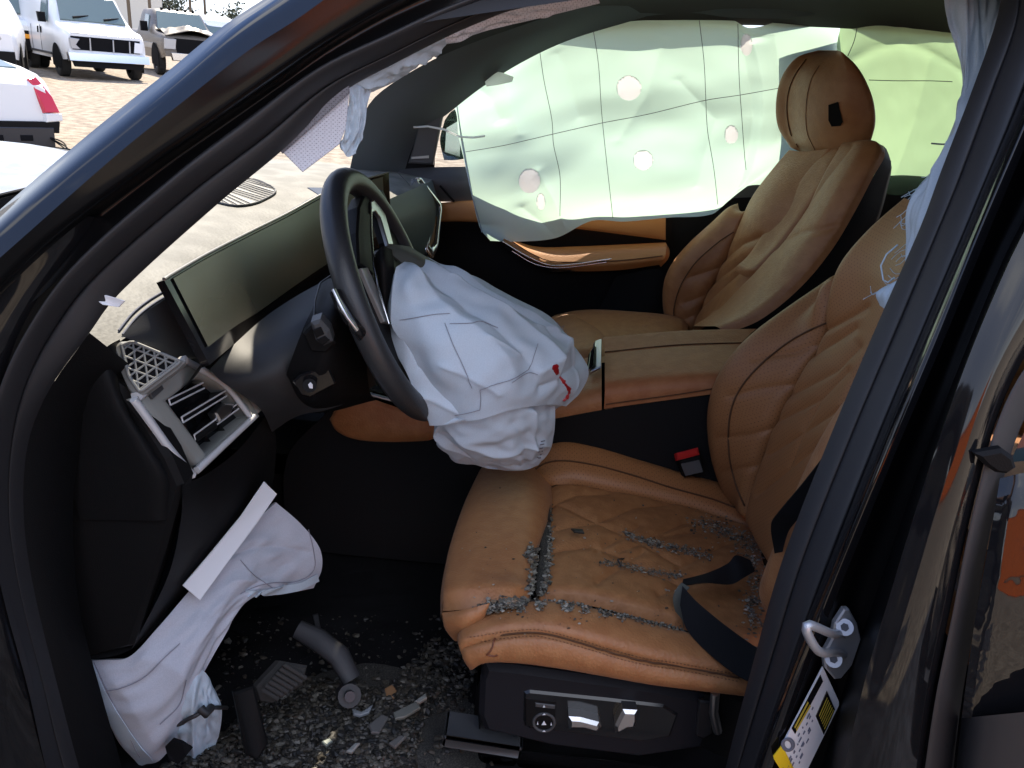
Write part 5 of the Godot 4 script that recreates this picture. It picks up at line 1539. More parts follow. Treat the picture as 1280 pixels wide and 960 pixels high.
	# strap pulled to the front pillar
	thread("strap", L([517, 159, -.70, 535, 158, -.69, 556, 162, -.68, 575, 171, -.67, 592, 172, -.64, 606, 170, -.63]), .0028, m.tether, c)
	# rear field of the curtain
	var rn := [L([1052, 26, -.70, 1090, 8, -.69, 1130, 2, -.69, 1180, 14, -.69, 1230, 50, -.69]), L([1046, 60, -.70, 1090, 40, -.68, 1130, 35, -.68, 1180, 50, -.68, 1230, 80, -.69]), L([1050, 120, -.69, 1090, 110, -.67, 1130, 108, -.67, 1180, 112, -.68, 1230, 130, -.69]), L([1060, 180, -.69, 1100, 175, -.68, 1130, 172, -.68, 1180, 175, -.69, 1220, 185, -.69]), L([1070, 222, -.70, 1105, 220, -.70, 1130, 219, -.70, 1170, 222, -.70, 1210, 226, -.70])]
	var rr := displace(loft(rn, 60, 50), creased([[.01, .03, 0, .28, .4, .22, .8, .3, 1, .35], [-.008, .02, .05, .2, .08, .6]], 111, .003, .0006))
	skin("rear_cloth", rr, m.curtain_rear, c)
	for q in [[1072, 30, 1068, 50, 1060, 70], [1086, 100, 1120, 101, 1160, 101, 1190, 102]]:
		thread("seam", on_line(rr, q, 20, .0015), .001, m.thread, c)
	# ---- the curtain airbag on the near side: along the roof, down the B-pillar
	var dv := thing("driver_curtain_airbag", "torn white curtain airbag dangling inside the driver's door frame and B-pillar", "airbag", Vector3(.4, 1.3, .62))
	var dn := [L([1178, -30, .56, 1210, -30, 0.560, 1256, -30, 0.560]), L([1182, 15, .57, 1212, 18, 0.580, 1254, 12, 0.580]), L([1192, 50, .58, 1216, 60, 0.590, 1246, 50, 0.605]), L([1204, 100, .58, 1216, 110, 0.595, 1236, 95, 0.610]), L([1194, 150, .585, 1206, 155, .62, 1214, 148, .66]), L([1166, 212, .60, 1180, 215, .635, 1190, 208, .675]), L([1136, 252, .61, 1155, 262, .645, 1172, 258, .685]), L([1133, 305, .62, 1142, 308, .655, 1156, 300, .695]), L([1126, 345, .63, 1134, 348, .66, 1142, 340, .70]), L([1096, 366, .635, 1108, 368, .66, 1124, 370, .70]), L([1100, 382, .64, 1106, 386, .66, 1112, 392, .70])]
	var dr := displace(loft(dn, 30, 120), creased([[.012, .06, .3, 0, .4, .3, .5, .5], [-.01, .06, .6, .05, .7, .4, .6, .8], [.008, .05, .2, .45, .5, .6]], 121, .008, .002))
	cloth("cloth", dr, m.bag, dv, .003)
	thread("seam", on_line(dr, [1166, 180, 1178, 181, 1192, 181], 8, .002), .0009, m.thread, dv)
	var fr := MB.new()
	var rng := RandomNumberGenerator.new()
	rng.seed = 7
	for i in 26:
		var f := rng.randf()
		var edge: PackedVector3Array = dr[int(lerpf(70, 119, f))]
		var p := edge[0]
		var ln := rng.randf_range(.004, .015)
		var dir := Vector3(-1, rng.randf_range(-.9, .7), rng.randf_range(-.2, .3)).normalized()
		fr.tube(rs(PackedVector3Array([p, p + dir * ln * .5 + Vector3(0, -.003, 0), p + dir * ln + Vector3(0, rng.randf_range(-.012, .006), 0)]), 5), .0004, 3)
	put("frayed_threads", fr, m.bag, dv).set_meta("kind", "stuff")
	thread("loose_thread", L([1122, 306, .625, 1108, 318, .63, 1101, 332, .635, 1104, 350, .64, 1110, 353, .645, 1118, 347, .65]), .0009, m.bag, dv)
	# strip along the roof rail and the piece hanging at the front pillar
	var top := displace(loft([L([546, 50, .635, 600, 25, .625, 660, 8, .615, 740, -14, .605]), L([556, 56, .61, 610, 38, .60, 670, 24, .595, 750, 4, .585])], 60, 10), creased([], 131, .006, .0008))
	cloth("mesh_strip", top, m.mesh_cloth, dv, .002)
	var cr1 := displace(loft([L([438, 104, .655, 470, 92, .65, 500, 76, .64, 530, 56, .635, 556, 50, .63]), L([450, 112, .64, 480, 98, .635, 508, 84, .625, 534, 66, .62, 558, 55, .615]), L([462, 116, .62, 486, 106, .61, 510, 92, .60, 534, 72, .60, 556, 58, .60])], 50, 16), creased([[.007, .04, .05, .2, .3, .7, .45, .3], [-.007, .04, .2, .8, .5, .3, .62, .7], [.007, .04, .55, .2, .8, .8, 1, .4]], 135, .003, .001))
	cloth("crumpled_strip", cr1, m.bag, dv, .003)
	var hang := displace(loft([L([437, 104, .655, 452, 106, .645, 467, 104, .635]), L([436, 130, .655, 448, 132, .65, 459, 132, .64]), L([432, 160, .655, 444, 162, .65, 456, 158, .645]), L([426, 182, .655, 434, 196, .65, 444, 192, .65])], 16, 30), creased([[.008, .08, .3, 0, .5, .5, .4, 1]], 139, .004, .002))
	cloth("hanging_piece", hang, m.bag, dv, .002)
	slab("mesh_strap", L([341, 178, .68, 350, 170, .68, 437, 110, .66, 432, 160, .66, 424, 180, .66, 378, 215, .675]), Vector3(.1, .2, 1), .002, m.mesh_cloth, dv, .0004)
	slab("dark_edging", L([338, 176, .685, 350, 166, .685, 436, 104, .665, 437, 116, .665, 353, 192, .68]), Vector3(.1, .2, 1), .002, m.mesh_dark, dv, .0004)
	var chip := thing("white_tape_tag", "small white tag stuck out from the front door seal", "tag", A(134, 374, .745))
	slab("tag", L([112, 369, .755, 118, 365, .755, 140, 371, .75, 156, 376, .745, 148, 384, .745, 128, 381, .755]), Vector3(.1, .3, .9), .002, m.white_tape, chip, .0005)

func chip_mesh(sd: int) -> ArrayMesh:                       # an angular crumb about 1 unit across
	var rng := RandomNumberGenerator.new()
	rng.seed = sd
	var b := MB.new()
	var ring := PackedVector3Array()
	var low := PackedVector3Array()
	var k := 5
	for i in k:
		var a := TAU * (i + rng.randf_range(-.3, .3)) / k
		var r := rng.randf_range(.3, .6)
		ring.append(Vector3(cos(a) * r * .8, rng.randf_range(.12, .3), sin(a) * r * .8))
		low.append(Vector3(cos(a) * r, rng.randf_range(-.3, -.1), sin(a) * r))
	for i in k:
		var j := (i + 1) % k
		for t in [[low[i], ring[j], ring[i]], [low[i], low[j], ring[j]]]:
			b.tri(b.vert(t[0]), b.vert(t[1]), b.vert(t[2]))
		b.tri(b.vert(Vector3(0, .3, 0)), b.vert(ring[i]), b.vert(ring[j]))
		b.tri(b.vert(Vector3(0, -.2, 0)), b.vert(low[j]), b.vert(low[i]))
	return b.mesh()

func crumbs(called: String, label: String, category: String, places: Array, sd: int, tones: Array, rough := .5):     # places: [position, size]
	var mats := mat(Color.WHITE, rough)
	mats.vertex_color_use_as_albedo = true
	for k in 1:
		var rng := RandomNumberGenerator.new()
		rng.seed = sd + k
		var mm := MultiMesh.new()
		mm.transform_format = MultiMesh.TRANSFORM_3D
		mm.use_colors = true
		mm.mesh = chip_mesh(sd + 10 + k)
		var mine := []
		for i in places.size():
			mine.append(places[i])
		mm.instance_count = mine.size()
		for i in mine.size():
			var b := Basis.from_euler(Vector3(rng.randf_range(-.7, .7), rng.randf() * TAU, rng.randf_range(-.7, .7)))
			var s: float = mine[i][1]
			mm.set_instance_transform(i, Transform3D(b.scaled(Vector3(s * rng.randf_range(.6, 1.6), s * rng.randf_range(.4, 1), s * rng.randf_range(.6, 1.2))), mine[i][0]))
			var c: Color = tones[rng.randi() % tones.size()]
			c = c * rng.randf_range(.6, 1.3)
			c.a = 1
			mm.set_instance_color(i, c)
		var o := MultiMeshInstance3D.new()
		o.name = numbered(called)
		o.multimesh = mm
		o.material_override = mats
		add_child(o)
		tag(o, label, category, "", "stuff")

func along(rows: Array, line: Array, n: int, spread: float, lo: float, hi: float, sd: int, sink := 0.3) -> Array:
	var rng := RandomNumberGenerator.new()
	rng.seed = sd
	var out := []
	var flat := PackedVector3Array()
	for i in range(0, line.size(), 2):
		flat.append(Vector3(line[i], line[i + 1], 0))
	var c: PackedVector3Array = rs(flat, 60)
	for i in n:
		var q := c[rng.randi() % 61]
		var s := lerpf(lo, hi, pow(rng.randf(), 2.2))
		var p := on(rows, q.x + rng.randfn(0, spread), q.y + rng.randfn(0, spread), 0)
		out.append([p + Vector3(0, s * sink + rng.randf() * .004, 0), s])
	return out

func make_floor():
	# carpet heaped with dirt
	var hump := noise(141, 7.0, 4)
	var rows := []
	for i in 61:
		var row := PackedVector3Array()
		for j in 81:
			var x := lerpf(-.85, .55, j / 80.0)
			var z := lerpf(.76, .14, i / 60.0)
			var heap := exp(-(pow((x + .13) / .14, 2) + pow((z - .62) / .16, 2)))
			row.append(Vector3(x, .412 + heap * .035 + hump.get_noise_2d(x, z) * .012, z))
		rows.append(row)
	skin("footwell_carpet", rows, m.carpet, suv)
	var soil := []
	for i in range(2, 48):
		var row := PackedVector3Array()
		for j in range(30, 76):
			var q: Vector3 = rows[i][j]
			var e := exp(-(pow((q.x + .17) / .20, 2) + pow((q.z - .60) / .17, 2)))
			row.append(q + Vector3(0, lerpf(-.014, .0005, clampf(e * 2.4, 0, 1)), 0))
		soil.append(row)
	var so := skin("spilled_soil", soil, m.soil)
	tag(so, "dusty soil heaped on the carpet before the driver's seat", "dirt", "", "stuff")
	var rng := RandomNumberGenerator.new()
	rng.seed = 5
	var pl := []
	var area := PackedVector2Array([Vector2(200, 960), Vector2(262, 930), Vector2(300, 900), Vector2(360, 850), Vector2(420, 850), Vector2(470, 862), Vector2(500, 845), Vector2(540, 800), Vector2(580, 800), Vector2(600, 830), Vector2(580, 880), Vector2(530, 900), Vector2(515, 975), Vector2(200, 975)])
	while pl.size() < 17000:
		var q := Vector2(rng.randf_range(200, 620), rng.randf_range(770, 975))
		var dens := 1.0 if Geometry2D.is_point_in_polygon(q, area) else .06
		if rng.randf() > dens:
			continue
		var p := on(rows, q.x, q.y, 0)
		var s := lerpf(.001, .013, pow(rng.randf(), 6))
		pl.append([p + Vector3(0, s * .3 + .001, 0), s])
	crumbs("floor_debris", "dirt, gravel and broken glass spread over the driver's footwell", "debris", pl, 200, [Color(.055, .048, .036), Color(.022, .02, .017), Color(.10, .092, .075), Color(.035, .028, .02), Color(.014, .014, .013), Color(.045, .038, .028)])
	# larger shards one can pick out
	var shards := [["grey_shard", "long grey plastic shard lying flat in the footwell dirt", [461, 905, 478, 892, 486, 896, 474, 916, 464, 915], Color(.11, .105, .10), "shard"],
		["pale_shard", "pale elongated shard resting across the rubble before the seat", [492, 890, 520, 876, 526, 884, 506, 896, 494, 898], Color(.16, .16, .14), "shard"],
		["white_shard", "small white shard at the upper end of the rubble heap", [518, 876, 532, 866, 534, 872, 524, 878], Color(.32, .32, .29), "shard"],
		["curved_glass_shard", "curved bluish glass shard beside the pedal pivot", [440, 884, 452, 889, 466, 880, 462, 890, 450, 894, 442, 892], Color(.25, .27, .29), "glass shard"],
		["orange_shard", "round orange leather scrap on the dark carpet", [481, 860, 490, 855, 496, 862, 493, 872, 483, 872], Color(.28, .15, .07), "scrap"],
		["light_splinter", "thin light splinter on the gravel in the lower footwell", [433, 938, 444, 928, 450, 928, 440, 940], Color(.28, .28, .26), "splinter"],
		["flat_grey_flake", "flat grey flake at the edge of the rubble below the seat slide", [486, 928, 500, 918, 508, 920, 494, 934], Color(.13, .12, .11), "flake"],
		["round_pale_pebble", "pale greenish pebble in the gravel", [402, 926, 412, 922, 416, 926, 408, 932], Color(.22, .25, .22), "pebble"]]
	for e in shards:
		var ol := PackedVector3Array()
		var a: Array = e[2]
		var hgt := on(rows, a[0], a[1], 0).y + .016
		for i in range(0, a.size(), 2):
			ol.append(G(a[i], a[i + 1], hgt))
		var t := thing(e[0], e[1], e[4], ol[0])
		slab("piece", ol, Vector3(.1, 1, .2), .006, mat(e[3], .55), t, .0015)
	# ---- pedals
	var p := unit("pedals", "dusty black pedals in the dark footwell", Vector3(-.35, .45, .5))
	slab("accelerator", L([292, 866, .65, 318, 858, .63, 336, 930, .66, 322, 952, .67, 308, 944, .68]), Vector3(.5, .4, .7), .012, m.plastic, p, .003)
	slab("brake_pad", L([322, 858, .60, 352, 826, .58, 386, 832, .57, 380, 856, .58, 344, 878, .61, 328, 876, .61]), Vector3(.6, .5, .5), .02, m.rubber_dusty, p, .005)
	for k in 7:
		var f := k / 6.0
		var rb := MB.new()
		rb.tube(off(L([lerpf(326, 352, f), lerpf(862, 830, f), lerpf(.605, .585, f), lerpf(346, 380, f), lerpf(874, 848, f), lerpf(.612, .583, f)]), Vector3(.004, .004, .004)), .0035, 6)
		put("rib", rb, m.rubber_dusty, p)
	var arm := MB.new()
	arm.tube(L([372, 786, .50, 398, 800, .51, 424, 820, .53, 440, 850, .55]), [.014, .017, .017, .015], 12, .45, Vector3(.6, .3, .7).normalized())
	put("pedal_arm", arm, m.rubber, p)
	var piv := MB.new()
	piv.tube(L([434, 866, .55, 437, 870, .58]), .017, 14)
	put("pivot", piv, m.rubber, p)
	var piv2 := MB.new()
	piv2.tube(L([436, 868, .575, 437.5, 871, .586]), .008, 10)
	put("pivot_bolt", piv2, m.dark_metal, p)
	slab("lever", L([392, 770, .46, 398, 768, .46, 404, 800, .48, 398, 798, .48]), Vector3(.5, .3, .8), .006, m.rubber, p, .001)

func make_small():
	# ---- seat belt lying over the cushion
	var bl := thing("seat_belt", "black seat belt webbing twisted over the driver's seat cushion", "seat belt", A(900, 740, .5))
	var path := L([1046, 545, .66, 1018, 585, .655, 990, 622, .65, 968, 655, .645])
	cloth("shoulder_webbing", loft([L([1042, 555, .66, 1004, 604, .66, 974, 640, .66, 964, 656, .655, 968, 692, .65]), L([1060, 560, .66, 1024, 612, .66, 998, 648, .66, 986, 664, .655, 978, 690, .655])], 40, 8), m.webbing, bl, .0015)
	var tongue := loft([L([854, 724, 0.530, 884, 716, 0.520, 910, 704, 0.500, 920, 694, 0.490, 938, 700, 0.490]), L([852, 732, 0.540, 882, 728, 0.540, 914, 730, 0.530, 930, 722, 0.520, 944, 714, 0.500])], 40, 10)
	cloth("webbing_fold", tongue, m.webbing, bl, .0015)
	cloth("webbing_fold", loft([L([852, 728, 0.550, 846, 735, 0.555, 841, 748, 0.560, 846, 772, 0.570]), L([862, 734, 0.560, 856, 742, 0.565, 853, 758, 0.570, 855, 786, 0.580])], 24, 8), m.webbing_edge, bl, .0015)
	cloth("lap_webbing", displace(loft([L([853, 732, 0.560, 870, 752, 0.580, 900, 778, 0.610, 940, 804, 0.650, 965, 818, 0.680]), L([850, 756, 0.580, 858, 786, 0.610, 880, 812, 0.645, 915, 838, 0.685, 948, 856, 0.710])], 50, 14), func(u, v, p): return .004 * sin(u * 5.0)), m.webbing, bl, .0015)
	var bk := unit("seat_buckle", "red topped seat belt buckle beside the driver's seat", A(862, 575, .15))
	slab("housing", L([848, 572, .16, 876, 566, .16, 882, 590, .17, 856, 597, .17]), Vector3(.1, .3, .95), .022, m.plastic, bk, .004)
	slab("release_button", L([846, 566, .165, 873, 559, .165, 875, 568, .168, 848, 575, .168]), Vector3(.1, .6, .8), .016, m.red, bk, .003)
	slab("label", L([851, 580, .165, 874, 575, .165, 879, 590, .172, 857, 595, .172]), Vector3(.1, .3, .95), .001, m.plastic_grey, bk, .0003)
	# ---- debris on the seat
	var mid: Array = seat_parts.mid
	var ext: Array = seat_parts.ext
	var near: Array = seat_parts.near
	var far: Array = seat_parts.far
	var rngf := RandomNumberGenerator.new()
	var pl := []
	pl += along(mid, [680, 632, 682, 660, 680, 700, 676, 742], 2000, 4.2, .001, .007, 1, .3)
	pl += along(ext, [662, 690, 668, 700, 674, 720, 668, 742], 700, 5.0, .001, .008, 2, .3)
	pl += along(ext, [602, 764, 620, 758, 640, 756, 660, 755], 700, 3.5, .001, .0065, 3)
	pl += along(near, [640, 764, 670, 758, 700, 758, 730, 762], 600, 3.0, .001, .006, 31)
	pl += along(near, [700, 758, 740, 766, 790, 774, 850, 786], 1000, 2.6, .0008, .0042, 4)
	pl += along(mid, [780, 668, 800, 676, 840, 686, 888, 698], 700, 2.8, .0008, .0048, 5)
	pl += along(mid, [750, 704, 775, 708, 810, 716, 852, 722], 500, 2.4, .0008, .004, 6)
	pl += along(far, [806, 632, 830, 637, 855, 642, 880, 650], 500, 2.4, .0008, .004, 7)
	pl += along(mid, [868, 654, 900, 662, 930, 675, 950, 690], 800, 6.0, .0008, .005, 8)
	pl += along(mid, [930, 690, 945, 720, 940, 760, 945, 790], 600, 7.0, .0008, .006, 9)
	var fill := MB.new()
	rngf.seed = 15
	for q in [[mid, [682, 630, 684, 660, 681, 700, 675, 744], .009], [ext, [602, 765, 625, 758, 650, 755, 668, 752], .006], [near, [655, 762, 690, 757, 740, 765, 800, 775, 855, 787], .0045]]:
		var ln := on_line(q[0], q[1], 60, .004 if q[2] > .008 else -.0015)
		var rad := []
		for i in 61:
			rad.append(q[2] * rngf.randf_range(.7, 1.15) * pow(sin(PI * clampf(i / 60.0, .04, .96)), .3))
		fill.tube(ln, rad, 9, .55)
	tag(put("seam_dirt", fill, m.soil), "grey dirt packed into the gaps between the driver's seat cushions", "dirt", "", "stuff")
	crumbs("seat_debris", "grey glass crumbs and grit lying in the seams of the driver's seat", "debris", pl, 300, [Color(.13, .125, .10), Color(.26, .25, .21), Color(.08, .075, .06), Color(.03, .028, .023), Color(.15, .11, .07), Color(.17, .16, .13)])
	var sp := []
	sp += along(mid, [700, 650, 780, 700, 860, 740, 900, 700], 130, 40.0, .001, .005, 21, .2)
	sp += along(ext, [600, 640, 610, 700, 640, 740], 34, 26.0, .001, .004, 22, .2)
	sp += along(near, [620, 784, 700, 780, 800, 796], 20, 10.0, .001, .004, 23, .2)
	crumbs("seat_specks", "dark specks and splinters scattered over the tan seat cushion", "debris", sp, 320, [Color(.30, .27, .22), Color(.08, .05, .03), Color(.05, .045, .04)])
	var rng := RandomNumberGenerator.new()
	rng.seed = 77
	for e in [["torn_foam_scrap", "large grey torn scrap wedged in the gap of the seat cushion", [656, 698, 668, 686, 682, 690, 678, 706, 664, 704], .10], ["dark_seam_shard", "dark upright shard at the far end of the cushion gap", [674, 636, 690, 634, 690, 654, 676, 652], .035], ["black_leather_chip", "thin black chip lying alone on the front of the seat cushion", [714, 668, 728, 668, 730, 672, 718, 672], .02], ["black_grit_lump", "black lump on the middle seam of the seat cushion", [768, 704, 776, 702, 780, 708, 772, 711], .02]]:
		var ol := PackedVector3Array()
		var a: Array = e[2]
		for i in range(0, a.size(), 2):
			ol.append(on(mid if e[0] != "torn_foam_scrap" else ext, a[i], a[i + 1], .010 + rng.randf() * .006))
		var t := thing(e[0], e[1], "scrap", ol[0])
		slab("piece", ol, Vector3(.1, 1, .3), .004, mat(Color(e[3], e[3], e[3] * .93), .6), t, .001)
	var fs := thing("black_foam_scrap", "torn black foam scrap at the bottom of the knee airbag", "scrap", A(222, 940, .70))
	slab("piece", L([206, 934, .69, 216, 924, .69, 228, 928, .695, 240, 936, .69, 232, 946, .70, 222, 956, .70, 210, 950, .70]), Vector3(.2, .5, .8), .008, m.carpet, fs, .002)
	# ---- door striker on the B-pillar
	var jp := Plane(A(1060, 790, .824), A(1030, 850, .83), A(1075, 840, .822))
	var jn := facing(jp, A(1050, 810, .825))
	var dsk := unit("door_striker", "polished steel door striker loop bolted to the black B-pillar", A(1055, 806, .825))
	slab("base_plate", OL([1056, 762, 1062, 762, 1072, 780, 1077, 800, 1066, 832, 1052, 849, 1044, 850, 1032, 836, 1030, 818, 1040, 800, 1044, 780], jp, .005), jn, .006, m.zinc, dsk, .0015)
	var lp := MB.new()
	var hk := PackedVector3Array([O(1052, 792, jp, .004), O(1040, 792, jp, .02), O(1018, 783, jp, .045), O(1009, 781, jp, .05), O(1008, 788, jp, .05), O(1018, 808, jp, .045), O(1028, 816, jp, .035), O(1044, 815, jp, .012), O(1054, 818, jp, .004)])
	lp.tube(rs(hk, 40), .0042, 12)
	put("loop", lp, m.zinc, dsk)
	for q in [[1056, 784], [1042, 824]]:
		var bm := MB.new()
		bm.tube(PackedVector3Array([O(q[0], q[1], jp, .004), O(q[0], q[1], jp, .010)]), .008, 14)
		put("bolt", bm, m.zinc, dsk)
		var hx := MB.new()
		hx.tube(PackedVector3Array([O(q[0], q[1], jp, .009), O(q[0], q[1], jp, .0106)]), .004, 6)
		put("bolt_socket", hx, m.dark_metal, dsk)
	# ---- tyre placard
	var lpn := Plane(A(1030, 840, .828), A(975, 940, .838), A(1045, 880, .825))
	var ln := facing(lpn, A(1010, 900, .83))
	var pc := unit("tire_placard", "white and yellow tyre information sticker on the B-pillar", A(1010, 900, .83))
	slab("sheet", OL([1029, 834, 1049, 877, 1049, 882, 996, 990, 975, 968, 979, 930], lpn, .003), ln, .002, m.white_tape, pc, .0004)
	slab("yellow_field", OL([978, 932, 996, 968, 990, 985, 968, 950, 967, 946], lpn, .0042), ln, .0015, mat(Color(.72, .50, .01), .5), pc, .0003)
	slab("black_field", OL([1026, 844, 1029, 852, 994, 918, 990, 911], lpn, .004), ln, .001, m.gloss_black, pc, .0002)
	slab("black_field", OL([1034, 864, 1044, 887, 1030, 919, 1020, 896], lpn, .004), ln, .001, m.gloss_black, pc, .0002)
	var tx := MB.new()
	for k in 6:
		var f := k / 5.0
		tx.plate(OL([1034 + 1.6 * k, 872 + 3.0 * k, 1034.5 + 1.6 * k, 873.0 + 3.0 * k, 1024.5 + 1.3 * k, 896 + 3.2 * k, 1024 + 1.3 * k, 895 + 3.2 * k], lpn, .0048), ln, .0004, .0001)
	for k in 2:
		tx.plate(OL([1010 + 2.6 * k, 877 + 4 * k, 1011 + 2.6 * k, 879 + 4 * k, 994 + 2 * k, 911 + 3 * k, 993 + 2 * k, 909 + 3 * k], lpn, .0048), ln, .0004, .0001)
	put("yellow_print", tx, mat(Color(.45, .33, .03), .6), pc)
	var gx := MB.new()
	rng.seed = 3
	for k in 11:
		var x0 := 1020.0 - 4.2 * k
		for j in 4:
			var u0 := rng.randf_range(0, .7) * 26 + j * 3
			var ln2 := rng.randf_range(2, 8)
			var ax := x0 - 1 + u0 * .42
			var ay := 872 + 8.2 * k + u0 * .9
			if ax > 1018 and ay < 915:
				continue
			gx.plate(OL([ax, ay, ax + .9, ay + 1.4, ax - ln2 * .45 + .9, ay + ln2 * .9 + 1.0, ax - ln2 * .45, ay + ln2 * .9], lpn, .0042), ln, .0004, .0001)
	put("grey_print", gx, mat(Color(.13, .15, .22), .6), pc)
	var ty := MB.new()
	var cc := O(985, 931, lpn, .004)
	var ee := (O(992, 944, lpn, .004) - cc).normalized()
	var ef := ln.cross(ee)
	var cir := PackedVector3Array()
	for k in 24:
		cir.append(cc + ee * cos(TAU * k / 24) * .0085 + ef * sin(TAU * k / 24) * .0052)
	ty.tube(cir, .0022, 6, .4, ln, false, true)
	put("tyre_symbol", ty, m.thread, pc)

# a vehicle in its own frame: a from the nose backwards, h up, w to the side that the photograph shows right
class Car:
	var o: Vector3
	var b: Vector3
	var r: Vector3
	func p(a: float, h: float, w: float) -> Vector3:
		return o + b * a + Vector3.UP * h + r * w

func car_at(nose: Vector3, deg: float) -> Car:
	var c := Car.new()
	c.o = nose
	c.b = Vector3(-sin(deg_to_rad(deg)), 0, -cos(deg_to_rad(deg)))
	c.r = Vector3(cos(deg_to_rad(deg)), 0, -sin(deg_to_rad(deg)))
	return c

func body_rows(c: Car, secs: Array) -> Array:       # sections: a, half width, sill height, belt height, half width of the roof, roof height
	var cur := []
	for s in secs:
		var row := PackedVector3Array()
		for q in [[-s[1] * .96, s[2]], [-s[1], lerpf(s[2], s[3], .45)], [-s[1] * .985, s[3]], [-s[4], lerpf(s[3], s[5], .92)], [-s[4] * .86, s[5]], [0, s[5] + .02], [s[4] * .86, s[5]], [s[4], lerpf(s[3], s[5], .92)], [s[1] * .985, s[3]], [s[1], lerpf(s[2], s[3], .45)], [s[1] * .96, s[2]]]:
			row.append(c.p(s[0], q[1], q[0]))
		cur.append(row)
	return cur

func car_body(called: String, c: Car, secs: Array, material: Material, parent: Node):
	var cur := body_rows(c, secs)
	var b := MB.new()
	var rows := loft(cur, 40, 60)
	b.grid(rows)
	b.fan(rows[0])
	b.fan(rows[rows.size() - 1])
	put(called, b, material, parent)

func pane(called: String, c: Car, pts: Array, material: Material, parent: Node, out: Vector3, thick := .03, proud := 0.0):      # [a, h, w] corners
	var ol := PackedVector3Array()
	for i in range(0, pts.size(), 3):
		ol.append(c.p(pts[i] + out.x * proud, pts[i + 1] + out.y * proud, pts[i + 2]))
	slab(called, ol, c.b * out.x + Vector3.UP * out.y + c.r * out.z, thick, material, parent, .008)

func wheels(c: Car, axles: Array, half: float, rad: float, parent: Node):
	for a in axles:
		for s in [-1, 1]:
			var w := Node3D.new()
			w.name = "wheel"
			parent.add_child(w, true)
			var t := MB.new()
			var rows := []
			for e in [[.55, .0], [.62, -.01], [.92, -.01], [1.0, .03], [1.0, .20], [.92, .24], [.55, .24]]:
				var row := PackedVector3Array()
				for k in 28:
					var g := TAU * k / 28
					row.append(c.p(a + cos(g) * rad * e[0], rad + sin(g) * rad * e[0], s * (half - e[1])))
				rows.append(row)
			t.grid(rows, true, s > 0)
			put("tyre", t, m.tyre, w)
			var rim := MB.new()
			rows = []
			for e in [[.58, .02], [.5, .05], [.3, .03], [.12, .0], [.01, .0]]:
				var row := PackedVector3Array()
				for k in 28:
					var g := TAU * k / 28
					row.append(c.p(a + cos(g) * rad * e[0], rad + sin(g) * rad * e[0], s * (half - e[1] + .0)))
				rows.append(row)
			rim.grid(rows, true, s > 0)
			put("rim", rim, m.steel, w)
			var arch := MB.new()
			var ring := PackedVector3Array()
			for k in 24:
				var g := PI * 1.16 * k / 23 - .08 * PI
				ring.append(c.p(a + cos(g) * rad * 1.22, rad + sin(g) * rad * 1.2, s * (half + .012)))
			ring.append(c.p(a - rad * 1.18, rad * .55, s * (half + .012)))
			arch.fan(ring)
			put("wheel_arch", arch, m.carpet, w)

